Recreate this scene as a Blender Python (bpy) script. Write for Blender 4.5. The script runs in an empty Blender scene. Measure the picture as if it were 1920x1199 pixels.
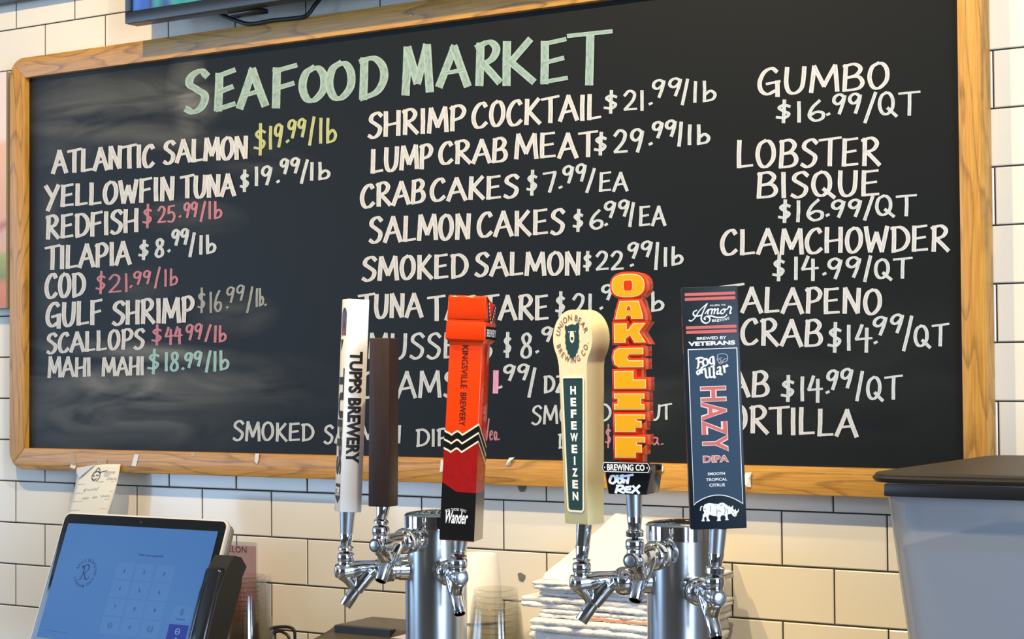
import bpy, bmesh, math, random
from mathutils import Vector, Matrix
from mathutils.geometry import tessellate_polygon
random.seed(7)
C = bpy.context.scene.collection
sc = bpy.context.scene
PI = math.pi

# ---------------------------------------------------------------- camera
F = 3333.3            # focal length in photo pixels (photo is 1920 x 1199)
Z0 = 1.27             # height of the tile joint just under the chalkboard
RW = ((0.844924247, 0.007210098, 0.534837387),
      (-0.021690386, 0.999548525, 0.020791162),
      (-0.534446015, -0.029167786, 0.844699375))
CW = (2.5825817, -0.19980621, -2.33132009)
def w2b(p):                       # wall axes (right, down, into wall) -> world
    return Vector((p[0], p[2], Z0 - p[1]))
CAM = w2b(CW)
AX = [Vector((r[0], r[2], -r[1])) for r in RW]     # camera right, down, forward in world
cam = bpy.data.cameras.new('camera')
cam.sensor_width = 36.0
cam.lens = F / 1920.0 * 36.0
cam.clip_start = 0.05
co = bpy.data.objects.new('camera', cam); C.objects.link(co)
m = Matrix.Identity(4)
for i in range(3):
    m[i][0] = AX[0][i]; m[i][1] = -AX[1][i]; m[i][2] = -AX[2][i]; m[i][3] = CAM[i]
co.matrix_world = m
sc.camera = co

# ---------------------------------------------------------------- light and exposure
sc.view_settings.view_transform = 'Standard'
sc.view_settings.look = 'None'
sc.view_settings.gamma = 1.0
sc.view_settings.use_curve_mapping = False
sc.view_settings.exposure = 0.30
sc.cycles.transparent_max_bounces = 48
sc.cycles.max_bounces = 14
sc.cycles.caustics_reflective = False
sc.cycles.caustics_refractive = False
W = bpy.data.worlds.new('world'); sc.world = W; W.use_nodes = True
W.node_tree.nodes['Background'].inputs[0].default_value = (0.55, 0.70, 1.0, 1)
W.node_tree.nodes['Background'].inputs[1].default_value = 0.1
def lamp(name, loc, aim, power, color, radius, angle=110, blend=.6):
    l = bpy.data.lights.new(name, 'SPOT'); l.energy = power; l.color = color
    l.shadow_soft_size = radius; l.spot_size = math.radians(angle); l.spot_blend = blend
    o = bpy.data.objects.new(name, l); C.objects.link(o); o.location = loc
    o.rotation_euler = (Vector(aim) - Vector(loc)).to_track_quat('-Z', 'Y').to_euler()
    return o
WARM = (1.0, 0.77, 0.43)
lamp('ceiling_downlight', (0.80, -1.35, 2.98), (0.55, 0.0, 1.15), 100, (1.0, .70, .30), .028)
lamp('ceiling_downlight', (2.15, -1.35, 2.98), (1.75, 0.0, 1.15), 92, (1.0, .83, .57), .028)
lamp('bar_downlight', (1.25, -.95, 2.98), (1.36, -.64, 1.4), 88, (1.0, .76, .40), .03, 42, .4)
def window_light(name, loc, aim, w, h, power, color):
    l = bpy.data.lights.new(name, 'AREA'); l.shape = 'RECTANGLE'; l.size = w; l.size_y = h
    l.energy = power; l.color = color
    o = bpy.data.objects.new(name, l); C.objects.link(o); o.location = loc
    o.rotation_euler = (Vector(aim) - Vector(loc)).to_track_quat('-Z', 'Y').to_euler()
    return o
DAY = (0.46, 0.68, 1.0)
window_light('street_window_daylight', (-4.2, -2.6, 1.7), (1.0, -1.2, 1.5), 1.7, 2.1, 60, DAY)
window_light('street_window_daylight', (-3.4, -5.0, 1.7), (1.0, -.5, 1.5), 1.7, 2.1, 70, DAY)
window_light('side_window_daylight', (5.4, -3.2, 1.8), (1.9, -.3, 1.4), 2.2, 2.0, 165, (.56, .74, 1.0))

# ---------------------------------------------------------------- helpers
def ray(px, py):
    return AX[0] * ((px - 960) / F) + AX[1] * ((py - 599.5) / F) + AX[2]
def on_y(px, py, y):              # the point of the vertical plane y = const seen at a photo pixel
    d = ray(px, py); return CAM + d * ((y - CAM.y) / d.y)
def at_depth(px, py, z):
    return CAM + ray(px, py) * z
def props(o, label=None, cat=None, group=None, kind=None):
    if label: o['label'] = label
    if cat: o['category'] = cat
    if group: o['group'] = group
    if kind: o['kind'] = kind
    return o
def link(name, me, mat=None, parent=None):
    o = bpy.data.objects.new(name, me); C.objects.link(o)
    for x in (mat if isinstance(mat, (list, tuple)) else [mat]):
        if x: me.materials.append(x)
    if parent: o.parent = parent
    return o
def bobj(name, bm, mat, parent=None, smooth=False, angle=None):
    bmesh.ops.recalc_face_normals(bm, faces=bm.faces)
    me = bpy.data.meshes.new(name); bm.to_mesh(me); bm.free()
    if smooth:
        for p in me.polygons: p.use_smooth = True
        if angle is not None:
            me.set_sharp_from_angle(angle=math.radians(angle))
    return link(name, me, mat, parent)
def pyobj(name, v, f, mat, parent=None, smooth=False):
    me = bpy.data.meshes.new(name); me.from_pydata([tuple(x) for x in v], [], f); me.update()
    if smooth:
        for p in me.polygons: p.use_smooth = True
    return link(name, me, mat, parent)
def empty(name, mat4, label, cat, group=None):
    o = bpy.data.objects.new(name, None); C.objects.link(o)
    o.empty_display_size = .02
    o.matrix_world = mat4
    return props(o, label, cat, group)
def add_box(bm, x0, x1, y0, y1, z0, z1, bev=0, seg=2):
    r = bmesh.ops.create_cube(bm, size=1)
    for v in r['verts']:
        v.co = Vector((x0 + (v.co.x + .5) * (x1 - x0), y0 + (v.co.y + .5) * (y1 - y0), z0 + (v.co.z + .5) * (z1 - z0)))
    if bev:
        es = list({e for v in r['verts'] for e in v.link_edges})
        bmesh.ops.bevel(bm, geom=es, offset=bev, segments=seg, profile=.5, affect='EDGES')
def box(name, x0, x1, y0, y1, z0, z1, mat, parent=None, bev=0, seg=2):
    bm = bmesh.new(); add_box(bm, x0, x1, y0, y1, z0, z1, bev, seg)
    return bobj(name, bm, mat, parent, smooth=bev > 0, angle=40)
def add_lathe(bm, prof, n=32, M=None, cap=True):
    """prof: list of (r, z) revolved round local z"""
    rings = []
    for r, z in prof:
        ring = []
        for k in range(n):
            a = 2 * PI * k / n
            p = Vector((r * math.cos(a), r * math.sin(a), z))
            ring.append(bm.verts.new(M @ p if M else p))
        rings.append(ring)
    for i in range(len(rings) - 1):
        for k in range(n):
            bm.faces.new((rings[i][k], rings[i][(k + 1) % n], rings[i + 1][(k + 1) % n], rings[i + 1][k]))
    if cap:
        bm.faces.new(rings[0][::-1]); bm.faces.new(rings[-1])
def lathe(name, prof, mat, parent=None, n=32, M=None, cap=True, angle=35):
    bm = bmesh.new(); add_lathe(bm, prof, n, M, cap)
    return bobj(name, bm, mat, parent, True, angle)
def catmull(P, n=6, closed=False):
    P = [Vector(p) for p in P]; out = []
    N = len(P)
    for i in range(N if closed else N - 1):
        p1, p2 = P[i], P[(i + 1) % N]
        p0 = P[i - 1] if (i > 0 or closed) else p1 * 2 - p2
        p3 = P[(i + 2) % N] if (i + 2 < N or closed) else p2 * 2 - p1
        for k in range(n):
            t = k / n
            out.append(.5 * ((2 * p1) + (p2 - p0) * t + (2 * p0 - 5 * p1 + 4 * p2 - p3) * t * t + (3 * p1 - p0 - 3 * p2 + p3) * t ** 3))
    if not closed: out.append(P[-1])
    return out
def add_tube(bm, pts, rad, n=12, cap=True):
    pts = [Vector(p) for p in pts]
    if not isinstance(rad, (list, tuple)): rad = [rad] * len(pts)
    elif len(rad) != len(pts):
        rr = []
        for i in range(len(pts)):
            t = i / (len(pts) - 1) * (len(rad) - 1); k = min(int(t), len(rad) - 2)
            rr.append(rad[k] + (rad[k + 1] - rad[k]) * (t - k))
        rad = rr
    T = [(pts[min(i + 1, len(pts) - 1)] - pts[max(i - 1, 0)]).normalized() for i in range(len(pts))]
    up = Vector((0, 0, 1)) if abs(T[0].z) < .9 else Vector((1, 0, 0))
    u = (up - T[0] * up.dot(T[0])).normalized(); rings = []
    for p, t, r in zip(pts, T, rad):
        u = (u - t * u.dot(t)).normalized(); w = t.cross(u)
        rings.append([bm.verts.new(p + (u * math.cos(2 * PI * k / n) + w * math.sin(2 * PI * k / n)) * r) for k in range(n)])
    for i in range(len(rings) - 1):
        for k in range(n):
            bm.faces.new((rings[i][k], rings[i][(k + 1) % n], rings[i + 1][(k + 1) % n], rings[i + 1][k]))
    if cap:
        bm.faces.new(rings[0][::-1]); bm.faces.new(rings[-1])
def tube(name, pts, rad, mat, parent=None, n=12):
    bm = bmesh.new(); add_tube(bm, pts, rad, n)
    return bobj(name, bm, mat, parent, True, 50)
def add_prism(bm, poly, y0, y1, M=None):
    """poly: (x, z) outline pushed from y0 to y1"""
    a = [bm.verts.new((M @ Vector((x, y0, z))) if M else Vector((x, y0, z))) for x, z in poly]
    b = [bm.verts.new((M @ Vector((x, y1, z))) if M else Vector((x, y1, z))) for x, z in poly]
    n = len(poly)
    bm.faces.new(a); bm.faces.new(b[::-1])
    for i in range(n): bm.faces.new((a[i], b[i], b[(i + 1) % n], a[(i + 1) % n]))
def prism(name, poly, y0, y1, mat, parent=None, bev=0, M=None, smooth=False):
    bm = bmesh.new(); add_prism(bm, poly, y0, y1, M)
    if bev:
        bmesh.ops.dissolve_limit(bm, angle_limit=.02, verts=bm.verts, edges=bm.edges)
        bmesh.ops.bevel(bm, geom=[e for e in bm.edges if len(e.link_faces) == 2 and e.calc_face_angle(0) > .4], offset=bev, segments=2, profile=.5, affect='EDGES')
    return bobj(name, bm, mat, parent, bev > 0 or smooth, 38)
def rrect(x0, x1, z0, z1, r, n=5):
    P = []
    for cx, cz, a0 in ((x1 - r, z1 - r, 0), (x0 + r, z1 - r, 90), (x0 + r, z0 + r, 180), (x1 - r, z0 + r, 270)):
        for k in range(n + 1):
            a = math.radians(a0 + 90 * k / n); P.append((cx + r * math.cos(a), cz + r * math.sin(a)))
    return P
def offset_poly(P, d):
    """mitred offset of a simple outline, outward for d > 0"""
    n = len(P); A = sum(P[i][0] * P[(i + 1) % n][1] - P[(i + 1) % n][0] * P[i][1] for i in range(n))
    s = 1 if A > 0 else -1; out = []
    for i in range(n):
        a, b, c = Vector(P[i - 1]), Vector(P[i]), Vector(P[(i + 1) % n])
        e1 = (b - a).normalized(); e2 = (c - b).normalized()
        n1 = Vector((e1.y, -e1.x)) * s; n2 = Vector((e2.y, -e2.x)) * s
        q = n1 + n2; k = max(q.dot(n1), .5)
        v = b + q * (d / k); out.append((v.x, v.y))
    return out

# ---------------------------------------------------------------- materials
def mat(name, col, rough=.5, metal=0., spec=.5, **kw):
    M = bpy.data.materials.new(name); M.use_nodes = True
    b = M.node_tree.nodes['Principled BSDF']
    b.inputs['Base Color'].default_value = (*col, 1)
    b.inputs['Roughness'].default_value = rough; b.inputs['Metallic'].default_value = metal
    b.inputs['Specular IOR Level'].default_value = spec
    for k, v in kw.items(): b.inputs[k.replace('_', ' ')].default_value = v
    return M
def nodes(M):
    nt = M.node_tree
    def N(t, **kw):
        n = nt.nodes.new(t)
        for k, v in kw.items(): setattr(n, k, v)
        return n
    return nt, N, nt.links.new, nt.nodes['Principled BSDF']
def noisy(M, scale=40, amt=.12, bump=0., coord='Object', detail=4, stretch=(1, 1, 1), rough=0.):
    """break the base colour up a little and add a fine relief"""
    nt, N, L, b = nodes(M)
    tc = N('ShaderNodeTexCoord'); mp = N('ShaderNodeMapping'); mp.inputs['Scale'].default_value = stretch
    nz = N('ShaderNodeTexNoise'); nz.inputs['Scale'].default_value = scale; nz.inputs['Detail'].default_value = detail
    L(tc.outputs[coord], mp.inputs[0]); L(mp.outputs[0], nz.inputs['Vector'])
    base = b.inputs['Base Color'].default_value[:]
    hsv = N('ShaderNodeMix', data_type='RGBA')
    hsv.inputs[6].default_value = tuple(c * (1 - amt) for c in base[:3]) + (1,)
    hsv.inputs[7].default_value = tuple(min(1, c * (1 + amt)) for c in base[:3]) + (1,)
    L(nz.outputs[0], hsv.inputs[0]); L(hsv.outputs[2], b.inputs['Base Color'])
    if bump:
        bp = N('ShaderNodeBump'); bp.inputs['Strength'].default_value = bump; bp.inputs['Distance'].default_value = .002
        L(nz.outputs[0], bp.inputs['Height']); L(bp.outputs[0], b.inputs['Normal'])
    if rough:
        mr = N('ShaderNodeMapRange'); r0 = b.inputs['Roughness'].default_value
        mr.inputs[3].default_value = max(0, r0 - rough); mr.inputs[4].default_value = r0 + rough
        L(nz.outputs[0], mr.inputs[0]); L(mr.outputs[0], b.inputs['Roughness'])
    return M
def oak(name, along):
    M = mat(name, (.5, .3, .1), .42)
    nt, N, L, b = nodes(M)
    tc = N('ShaderNodeTexCoord'); mp = N('ShaderNodeMapping')
    mp.inputs['Scale'].default_value = (2.2, 10, 17) if along == 'x' else (17, 10, 2.2)
    L(tc.outputs['Object'], mp.inputs[0])
    nz = N('ShaderNodeTexNoise'); nz.inputs['Scale'].default_value = .8; nz.inputs['Detail'].default_value = 2
    L(mp.outputs[0], nz.inputs['Vector'])
    # cathedral figure: iso-lines of a stretched noise
    mul = N('ShaderNodeMath', operation='MULTIPLY'); mul.inputs[1].default_value = 13
    L(nz.outputs[0], mul.inputs[0])
    fr = N('ShaderNodeMath', operation='FRACT'); L(mul.outputs[0], fr.inputs[0])
    fig = N('ShaderNodeValToRGB')
    e = fig.color_ramp.elements; e[0].position = 0; e[0].color = (1, 1, 1, 1); e[1].position = .24; e[1].color = (.12, .12, .12, 1)
    x = fig.color_ramp.elements.new(.9); x.color = (0, 0, 0, 1); x = fig.color_ramp.elements.new(.985); x.color = (1, 1, 1, 1)
    L(fr.outputs[0], fig.inputs[0])
    gp = N('ShaderNodeMapping'); gp.inputs['Scale'].default_value = (9, 40, 260) if along == 'x' else (260, 40, 9)
    L(tc.outputs['Object'], gp.inputs[0])
    gn = N('ShaderNodeTexNoise'); gn.inputs['Scale'].default_value = 1.6; gn.inputs['Detail'].default_value = 3
    L(gp.outputs[0], gn.inputs['Vector'])
    gr = N('ShaderNodeMapRange'); gr.inputs[1].default_value = .35; gr.inputs[2].default_value = .7; L(gn.outputs[0], gr.inputs[0])
    m1 = N('ShaderNodeMix', data_type='RGBA'); m1.inputs[6].default_value = (.58, .30, .055, 1); m1.inputs[7].default_value = (.43, .195, .032, 1)
    L(gr.outputs[0], m1.inputs[0])
    br = N('ShaderNodeTexNoise'); br.inputs['Scale'].default_value = 55; br.inputs['Detail'].default_value = 4; L(tc.outputs['Object'], br.inputs['Vector'])
    fm = N('ShaderNodeMath', operation='MULTIPLY'); L(fig.outputs[0], fm.inputs[0]); L(br.outputs[0], fm.inputs[1])
    m2 = N('ShaderNodeMix', data_type='RGBA'); m2.inputs[7].default_value = (.13, .055, .014, 1)
    L(m1.outputs[2], m2.inputs[6]); L(fm.outputs[0], m2.inputs[0])
    L(m2.outputs[2], b.inputs['Base Color'])
    bp = N('ShaderNodeBump'); bp.inputs['Strength'].default_value = .25; bp.inputs['Distance'].default_value = .0006
    L(gn.outputs[0], bp.inputs['Height']); L(bp.outputs[0], b.inputs['Normal'])
    return M
def chalk(name, col, cover=.8):
    """marker paint: streaks along the stroke (UV), thin places show the board"""
    M = mat(name, col, .75, spec=.2)
    nt, N, L, b = nodes(M)
    uv = N('ShaderNodeUVMap'); mp = N('ShaderNodeMapping'); mp.inputs['Scale'].default_value = (2.4, .05, 1)
    L(uv.outputs[0], mp.inputs[0])
    nz = N('ShaderNodeTexNoise'); nz.inputs['Scale'].default_value = 1.6; nz.inputs['Detail'].default_value = 3
    L(mp.outputs[0], nz.inputs['Vector'])
    mr = N('ShaderNodeMapRange'); mr.inputs[1].default_value = .28; mr.inputs[2].default_value = .52; mr.inputs[3].default_value = cover - .24; mr.inputs[4].default_value = 1
    L(nz.outputs[0], mr.inputs[0])
    mx = N('ShaderNodeMix', data_type='RGBA'); mx.inputs[6].default_value = (.03, .034, .036, 1); mx.inputs[7].default_value = (*col, 1)
    # the marker leaves more paint at the two edges of a stroke than in its middle
    sp = N('ShaderNodeSeparateXYZ'); L(uv.outputs[0], sp.inputs[0])
    fr = N('ShaderNodeMath', operation='FRACT'); L(sp.outputs[0], fr.inputs[0])
    ct = N('ShaderNodeMath', operation='PINGPONG'); ct.inputs[1].default_value = .5; L(fr.outputs[0], ct.inputs[0])
    md = N('ShaderNodeMapRange'); md.inputs[1].default_value = .08; md.inputs[2].default_value = .3; md.inputs[3].default_value = 1.0; md.inputs[4].default_value = .8; L(ct.outputs[0], md.inputs[0])
    mm = N('ShaderNodeMath', operation='MULTIPLY'); L(mr.outputs[0], mm.inputs[0]); L(md.outputs[0], mm.inputs[1])
    L(mm.outputs[0], mx.inputs[0]); L(mx.outputs[2], b.inputs['Base Color'])
    return M
def glowing(name, col, strength):
    M = mat(name, (.01, .01, .01), .12)
    b = M.node_tree.nodes['Principled BSDF']
    b.inputs['Emission Color'].default_value = (*col, 1); b.inputs['Emission Strength'].default_value = strength
    return M
CHROME = noisy(mat('polished chrome', (.78, .79, .80), .06, 1.0), 60, .04, rough=.03)
STEEL = noisy(mat('brushed steel', (.60, .605, .61), .24, 1.0), 90, .08, stretch=(1, 1, .03), rough=.06)
SATIN = mat('satin aluminium', (.62, .64, .66), .32, 1.0)
BLACKP = mat('black plastic', (.012, .012, .013), .32)
MATTEB = noisy(mat('matte black', (.016, .015, .014), .6), 300, .2)
RUBBER = mat('dark cable', (.01, .01, .011), .5)
OAKX = oak('oak with the grain along the rail', 'x')
OAKZ = oak('oak with the grain up the stile', 'z')
INK = mat('black ink', (.01, .01, .011), .45)
WHITE = mat('white print', (.86, .87, .85), .5)
# ---------------------------------------------------------------- the setting
TILE = noisy(mat('glazed white tile', (.79, .745, .655), .13), 7, .035)
GROUT = mat('dark grout', (.02, .018, .016), .9)
T = 3.0625 * .0254
def build_tiles():
    bm = bmesh.new(); g = .0011; d = .006
    for r in range(-22, 5):
        for c in range(-12, 48):
            if (c + r) % 2: continue
            x0, x1 = c * T + g, (c + 2) * T - g
            z1, z0 = Z0 - r * T - g, Z0 - (r + 1) * T + g
            rx, rz = random.gauss(0, .0016), random.gauss(0, .0016)
            e = .0013; q = []
            for (x, z, y) in ((x0, z0, 0), (x1, z0, 0), (x1, z1, 0), (x0, z1, 0)):
                q.append(Vector((x, .0008, z)))
            inn = []
            cx, cz = (x0 + x1) / 2, (z0 + z1) / 2
            for (x, z) in ((x0 + e, z0 + e), (x1 - e, z0 + e), (x1 - e, z1 - e), (x0 + e, z1 - e)):
                inn.append(Vector((x, (x - cx) * rx + (z - cz) * rz, z)))
            b = [bm.verts.new(v + Vector((0, d, 0))) for v in q]
            a = [bm.verts.new(v) for v in q]; i = [bm.verts.new(v) for v in inn]
            bm.faces.new(i)
            for k in range(4):
                bm.faces.new((a[k], a[(k + 1) % 4], i[(k + 1) % 4], i[k]))
                bm.faces.new((b[k], b[(k + 1) % 4], a[(k + 1) % 4], a[k]))
    for f in bm.faces: f.material_index = 0
    n0 = len(bm.faces)
    add_box(bm, -12 * T, 48 * T, .0010, .12, .0, Z0 + 22 * T)
    bm.faces.ensure_lookup_table()
    for f in bm.faces[n0:]: f.material_index = 1
    return bobj('wall_back', bm, [TILE, GROUT])
props(build_tiles(), kind='structure')
PLASTER = mat('painted plaster', (.42, .38, .33), .8)
props(box('ceiling', -4.6, 5.6, -6.6, .12, 3.05, 3.15, mat('ceiling paint', (.62, .58, .52), .8)), kind='structure')
props(box('floor', -4.6, 5.6, -6.6, .12, -.1, 0, noisy(mat('floor tile', (.26, .22, .18), .4), 12, .2)), kind='structure')
props(box('wall_front', -4.6, 5.6, -6.6, -6.5, 0, 3.05, mat('dark wood wall', (.26, .20, .15), .6)), kind='structure')
COUNTER = noisy(mat('dark stone worktop', (.05, .046, .043), .3), 60, .3)
ctr = empty('back_counter', Matrix.Translation((1.3, -.45, 0)), 'dark stone back counter under the chalkboard carrying the taps', 'counter')
box('worktop', -1.8, 2.2, -.40, .443, .87, .91, COUNTER, ctr, .004)
box('cabinet', -1.8, 2.2, -.32, .443, .0, .87, mat('counter front', (.06, .05, .045), .5), ctr)
# plugs of filler and one drill mark left in the tiles
PLUG = noisy(mat('grey wall plug', (.17, .16, .145), .8), 90, .3)
for i, (px, py, r, lab) in enumerate(((979.5, 916, .0065, 'grey plugged screw hole in the tile just under the chalkboard frame'),
                                     (978, 1082, .0062, 'grey plugged screw hole in the tile above the clear cup stack'))):
    p = on_y(px, py, 0); bm = bmesh.new()
    pts = [(r * (1 + .16 * math.sin(3 * a + i) + .1 * math.sin(5 * a)) * math.cos(a), r * (1.05 + .2 * math.cos(2 * a + i)) * math.sin(a)) for a in [2 * PI * k / 14 for k in range(14)]]
    add_prism(bm, [(p.x + x, p.z + z) for x, z in pts], -.0018, .003)
    props(bobj('wall_plug', bm, PLUG), lab, 'wall plug')
# ---------------------------------------------------------------- chalkboard
XO0, XO1, YO0, YO1 = .0205, 1.8637, -.790, -.0255      # outer frame (wall axes), inner edge below
XI0, XI1, YI0, YI1 = .0605, 1.830, -.752, -.0647
FD, BD = -.034, -.022                                  # frame front and board face
cb = empty('chalkboard', Matrix.Translation(((XO0 + XO1) / 2, 0, Z0 - YO1)), 'long black chalkboard menu in a rounded oak frame on the white tiles', 'chalkboard')
def lb(p): return Vector(p) - cb.location               # world point -> chalkboard axes
def rail(name, poly, mat_):
    bm = bmesh.new(); add_prism(bm, [(lb((x, 0, Z0 - y)).x, lb((x, 0, Z0 - y)).z) for x, y in poly], FD, -.0015)
    bmesh.ops.dissolve_limit(bm, angle_limit=.02, verts=bm.verts, edges=bm.edges)
    es = [e for e in bm.edges if all(abs(v.co.y - FD) < 1e-5 for v in e.verts)]
    bmesh.ops.bevel(bm, geom=es, offset=.0016, segments=2, profile=.5, affect='EDGES')
    return bobj(name, bm, mat_, cb, True, 40)
RO = .036
def corner(cx, cy, a0, a1, n=8): return [(cx + RO * math.cos(math.radians(a0 + (a1 - a0) * k / n)), cy + RO * math.sin(math.radians(a0 + (a1 - a0) * k / n))) for k in range(n + 1)]
gap = .0003
TL, TR_, BR_, BL_ = (XO0 + RO, YO0 + RO), (XO1 - RO, YO0 + RO), (XO1 - RO, YO1 - RO), (XO0 + RO, YO1 - RO)
rail('frame_rail', [(XI0 + gap, YI0), (XI1 - gap, YI0)] + corner(*TR_, -45, -90) + corner(*TL, -90, -135), OAKX)
rail('frame_rail', [(XI0 + gap, YI1), (XI1 - gap, YI1)] + corner(*BR_, 45, 90) + corner(*BL_, 90, 135), OAKX)
rail('frame_stile', [(XI0, YI0 + gap), (XI0, YI1 - gap)] + corner(*BL_, 135, 180) + corner(*TL, 180, 225), OAKZ)
rail('frame_stile', [(XI1, YI0 + gap), (XI1, YI1 - gap)] + corner(*BR_, 45, 0) + corner(*TR_, 0, -45), OAKZ)
SLATE = mat('black chalkboard', (.0105, .0125, .0135), .42, spec=.13)
def slate():
    nt, N, L, b = nodes(SLATE)
    geo = N('ShaderNodeNewGeometry')
    sw = N('ShaderNodeTexNoise'); sw.inputs['Scale'].default_value = 3.0; sw.inputs['Detail'].default_value = 5; sw.inputs['Distortion'].default_value = 1.2
    mp = N('ShaderNodeMapping'); mp.inputs['Scale'].default_value = (1.3, 1, 5.5); L(geo.outputs[0], mp.inputs[0]); L(mp.outputs[0], sw.inputs[0])
    # wiped chalk dust: soft elongated patches, each with its own place on the board
    total = None
    for (cx, cz, rx, rz, ang, amt) in PATCHES:
        m_ = N('ShaderNodeMapping', vector_type='TEXTURE'); m_.inputs['Location'].default_value = (cx, 0, cz)
        m_.inputs['Rotation'].default_value = (0, ang, 0); m_.inputs['Scale'].default_value = (rx, 100, rz)
        L(geo.outputs[0], m_.inputs[0])
        g = N('ShaderNodeTexGradient', gradient_type='SPHERICAL'); L(m_.outputs[0], g.inputs[0])
        k = N('ShaderNodeMath', operation='MULTIPLY'); k.inputs[1].default_value = amt; L(g.outputs[0], k.inputs[0])
        if total is None: total = k
        else:
            a = N('ShaderNodeMath', operation='ADD'); L(total.outputs[0], a.inputs[0]); L(k.outputs[0], a.inputs[1]); total = a
    mr = N('ShaderNodeMapRange'); mr.inputs[1].default_value = .3; mr.inputs[2].default_value = .75; L(sw.outputs[0], mr.inputs[0])
    mu = N('ShaderNodeMath', operation='MULTIPLY'); L(total.outputs[0], mu.inputs[0]); L(mr.outputs[0], mu.inputs[1])
    mx = N('ShaderNodeMix', data_type='RGBA'); mx.inputs[6].default_value = (.0105, .0125, .0135, 1); mx.inputs[7].default_value = (.15, .15, .135, 1)
    L(mu.outputs[0], mx.inputs[0]); L(mx.outputs[2], b.inputs['Base Color'])
    f = N('ShaderNodeTexNoise'); f.inputs['Scale'].default_value = 500; L(geo.outputs[0], f.inputs[0])
    bp = N('ShaderNodeBump'); bp.inputs['Strength'].default_value = .1; bp.inputs['Distance'].default_value = .0003; L(f.outputs[0], bp.inputs['Height']); L(bp.outputs[0], b.inputs['Normal'])
def bpos(px, py): p = on_y(px, py, BD); return p.x, p.z
PATCHES = []
for px, py, rx, rz, ang, amt in ((215, 195, .17, .035, .1, .55), (130, 215, .09, .09, 0, .35), (270, 255, .22, .018, .12, .5), (300, 170, .17, .03, .2, .3),
                                 (350, 165, .035, .06, 0, .8), (372, 205, .04, .035, 0, .9), (95, 470, .03, .25, 0, .22),
                                 (270, 660, .21, .014, .06, 1.1), (230, 715, .26, .022, .02, .75), (220, 760, .2, .05, 0, .5), (130, 790, .12, .05, 0, .42), (330, 780, .16, .05, 0, .35), (480, 720, .15, .04, .05, .3),
                                 (350, 405, .1, .025, .1, .45), (440, 590, .07, .03, 0, .4), (260, 540, .06, .03, 0, .3), (1150, 750, .09, .04, 0, .16), (1450, 700, .3, .09, 0, .08), (480, 305, .1, .02, .1, .2)):
    x, z = bpos(px, py); PATCHES.append((x, z, rx * 1.5, rz * 1.5, ang, amt * 1.35))
slate()
bm = bmesh.new(); a = lb((XI0 - .006, 0, Z0 - YI1 - .006)); b_ = lb((XI1 + .006, 0, Z0 - YI0 + .006))
add_box(bm, a.x, b_.x, BD, -.004, a.z, b_.z)
bobj('board_surface', bm, SLATE, cb)
SCREW = mat('dull screw head', (.55, .52, .45), .35, .9)
for px, py in ((48, 123), (772, 28)):
    p = lb(on_y(px, py, FD)); bm = bmesh.new()
    add_lathe(bm, [(.0022, -.0005), (.0022, .0004), (.0012, .001)], 12, Matrix.Translation(p) @ Matrix.Rotation(PI / 2, 4, 'X'))
    bobj('frame_screw', bm, SCREW, cb, True, 40)

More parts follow.
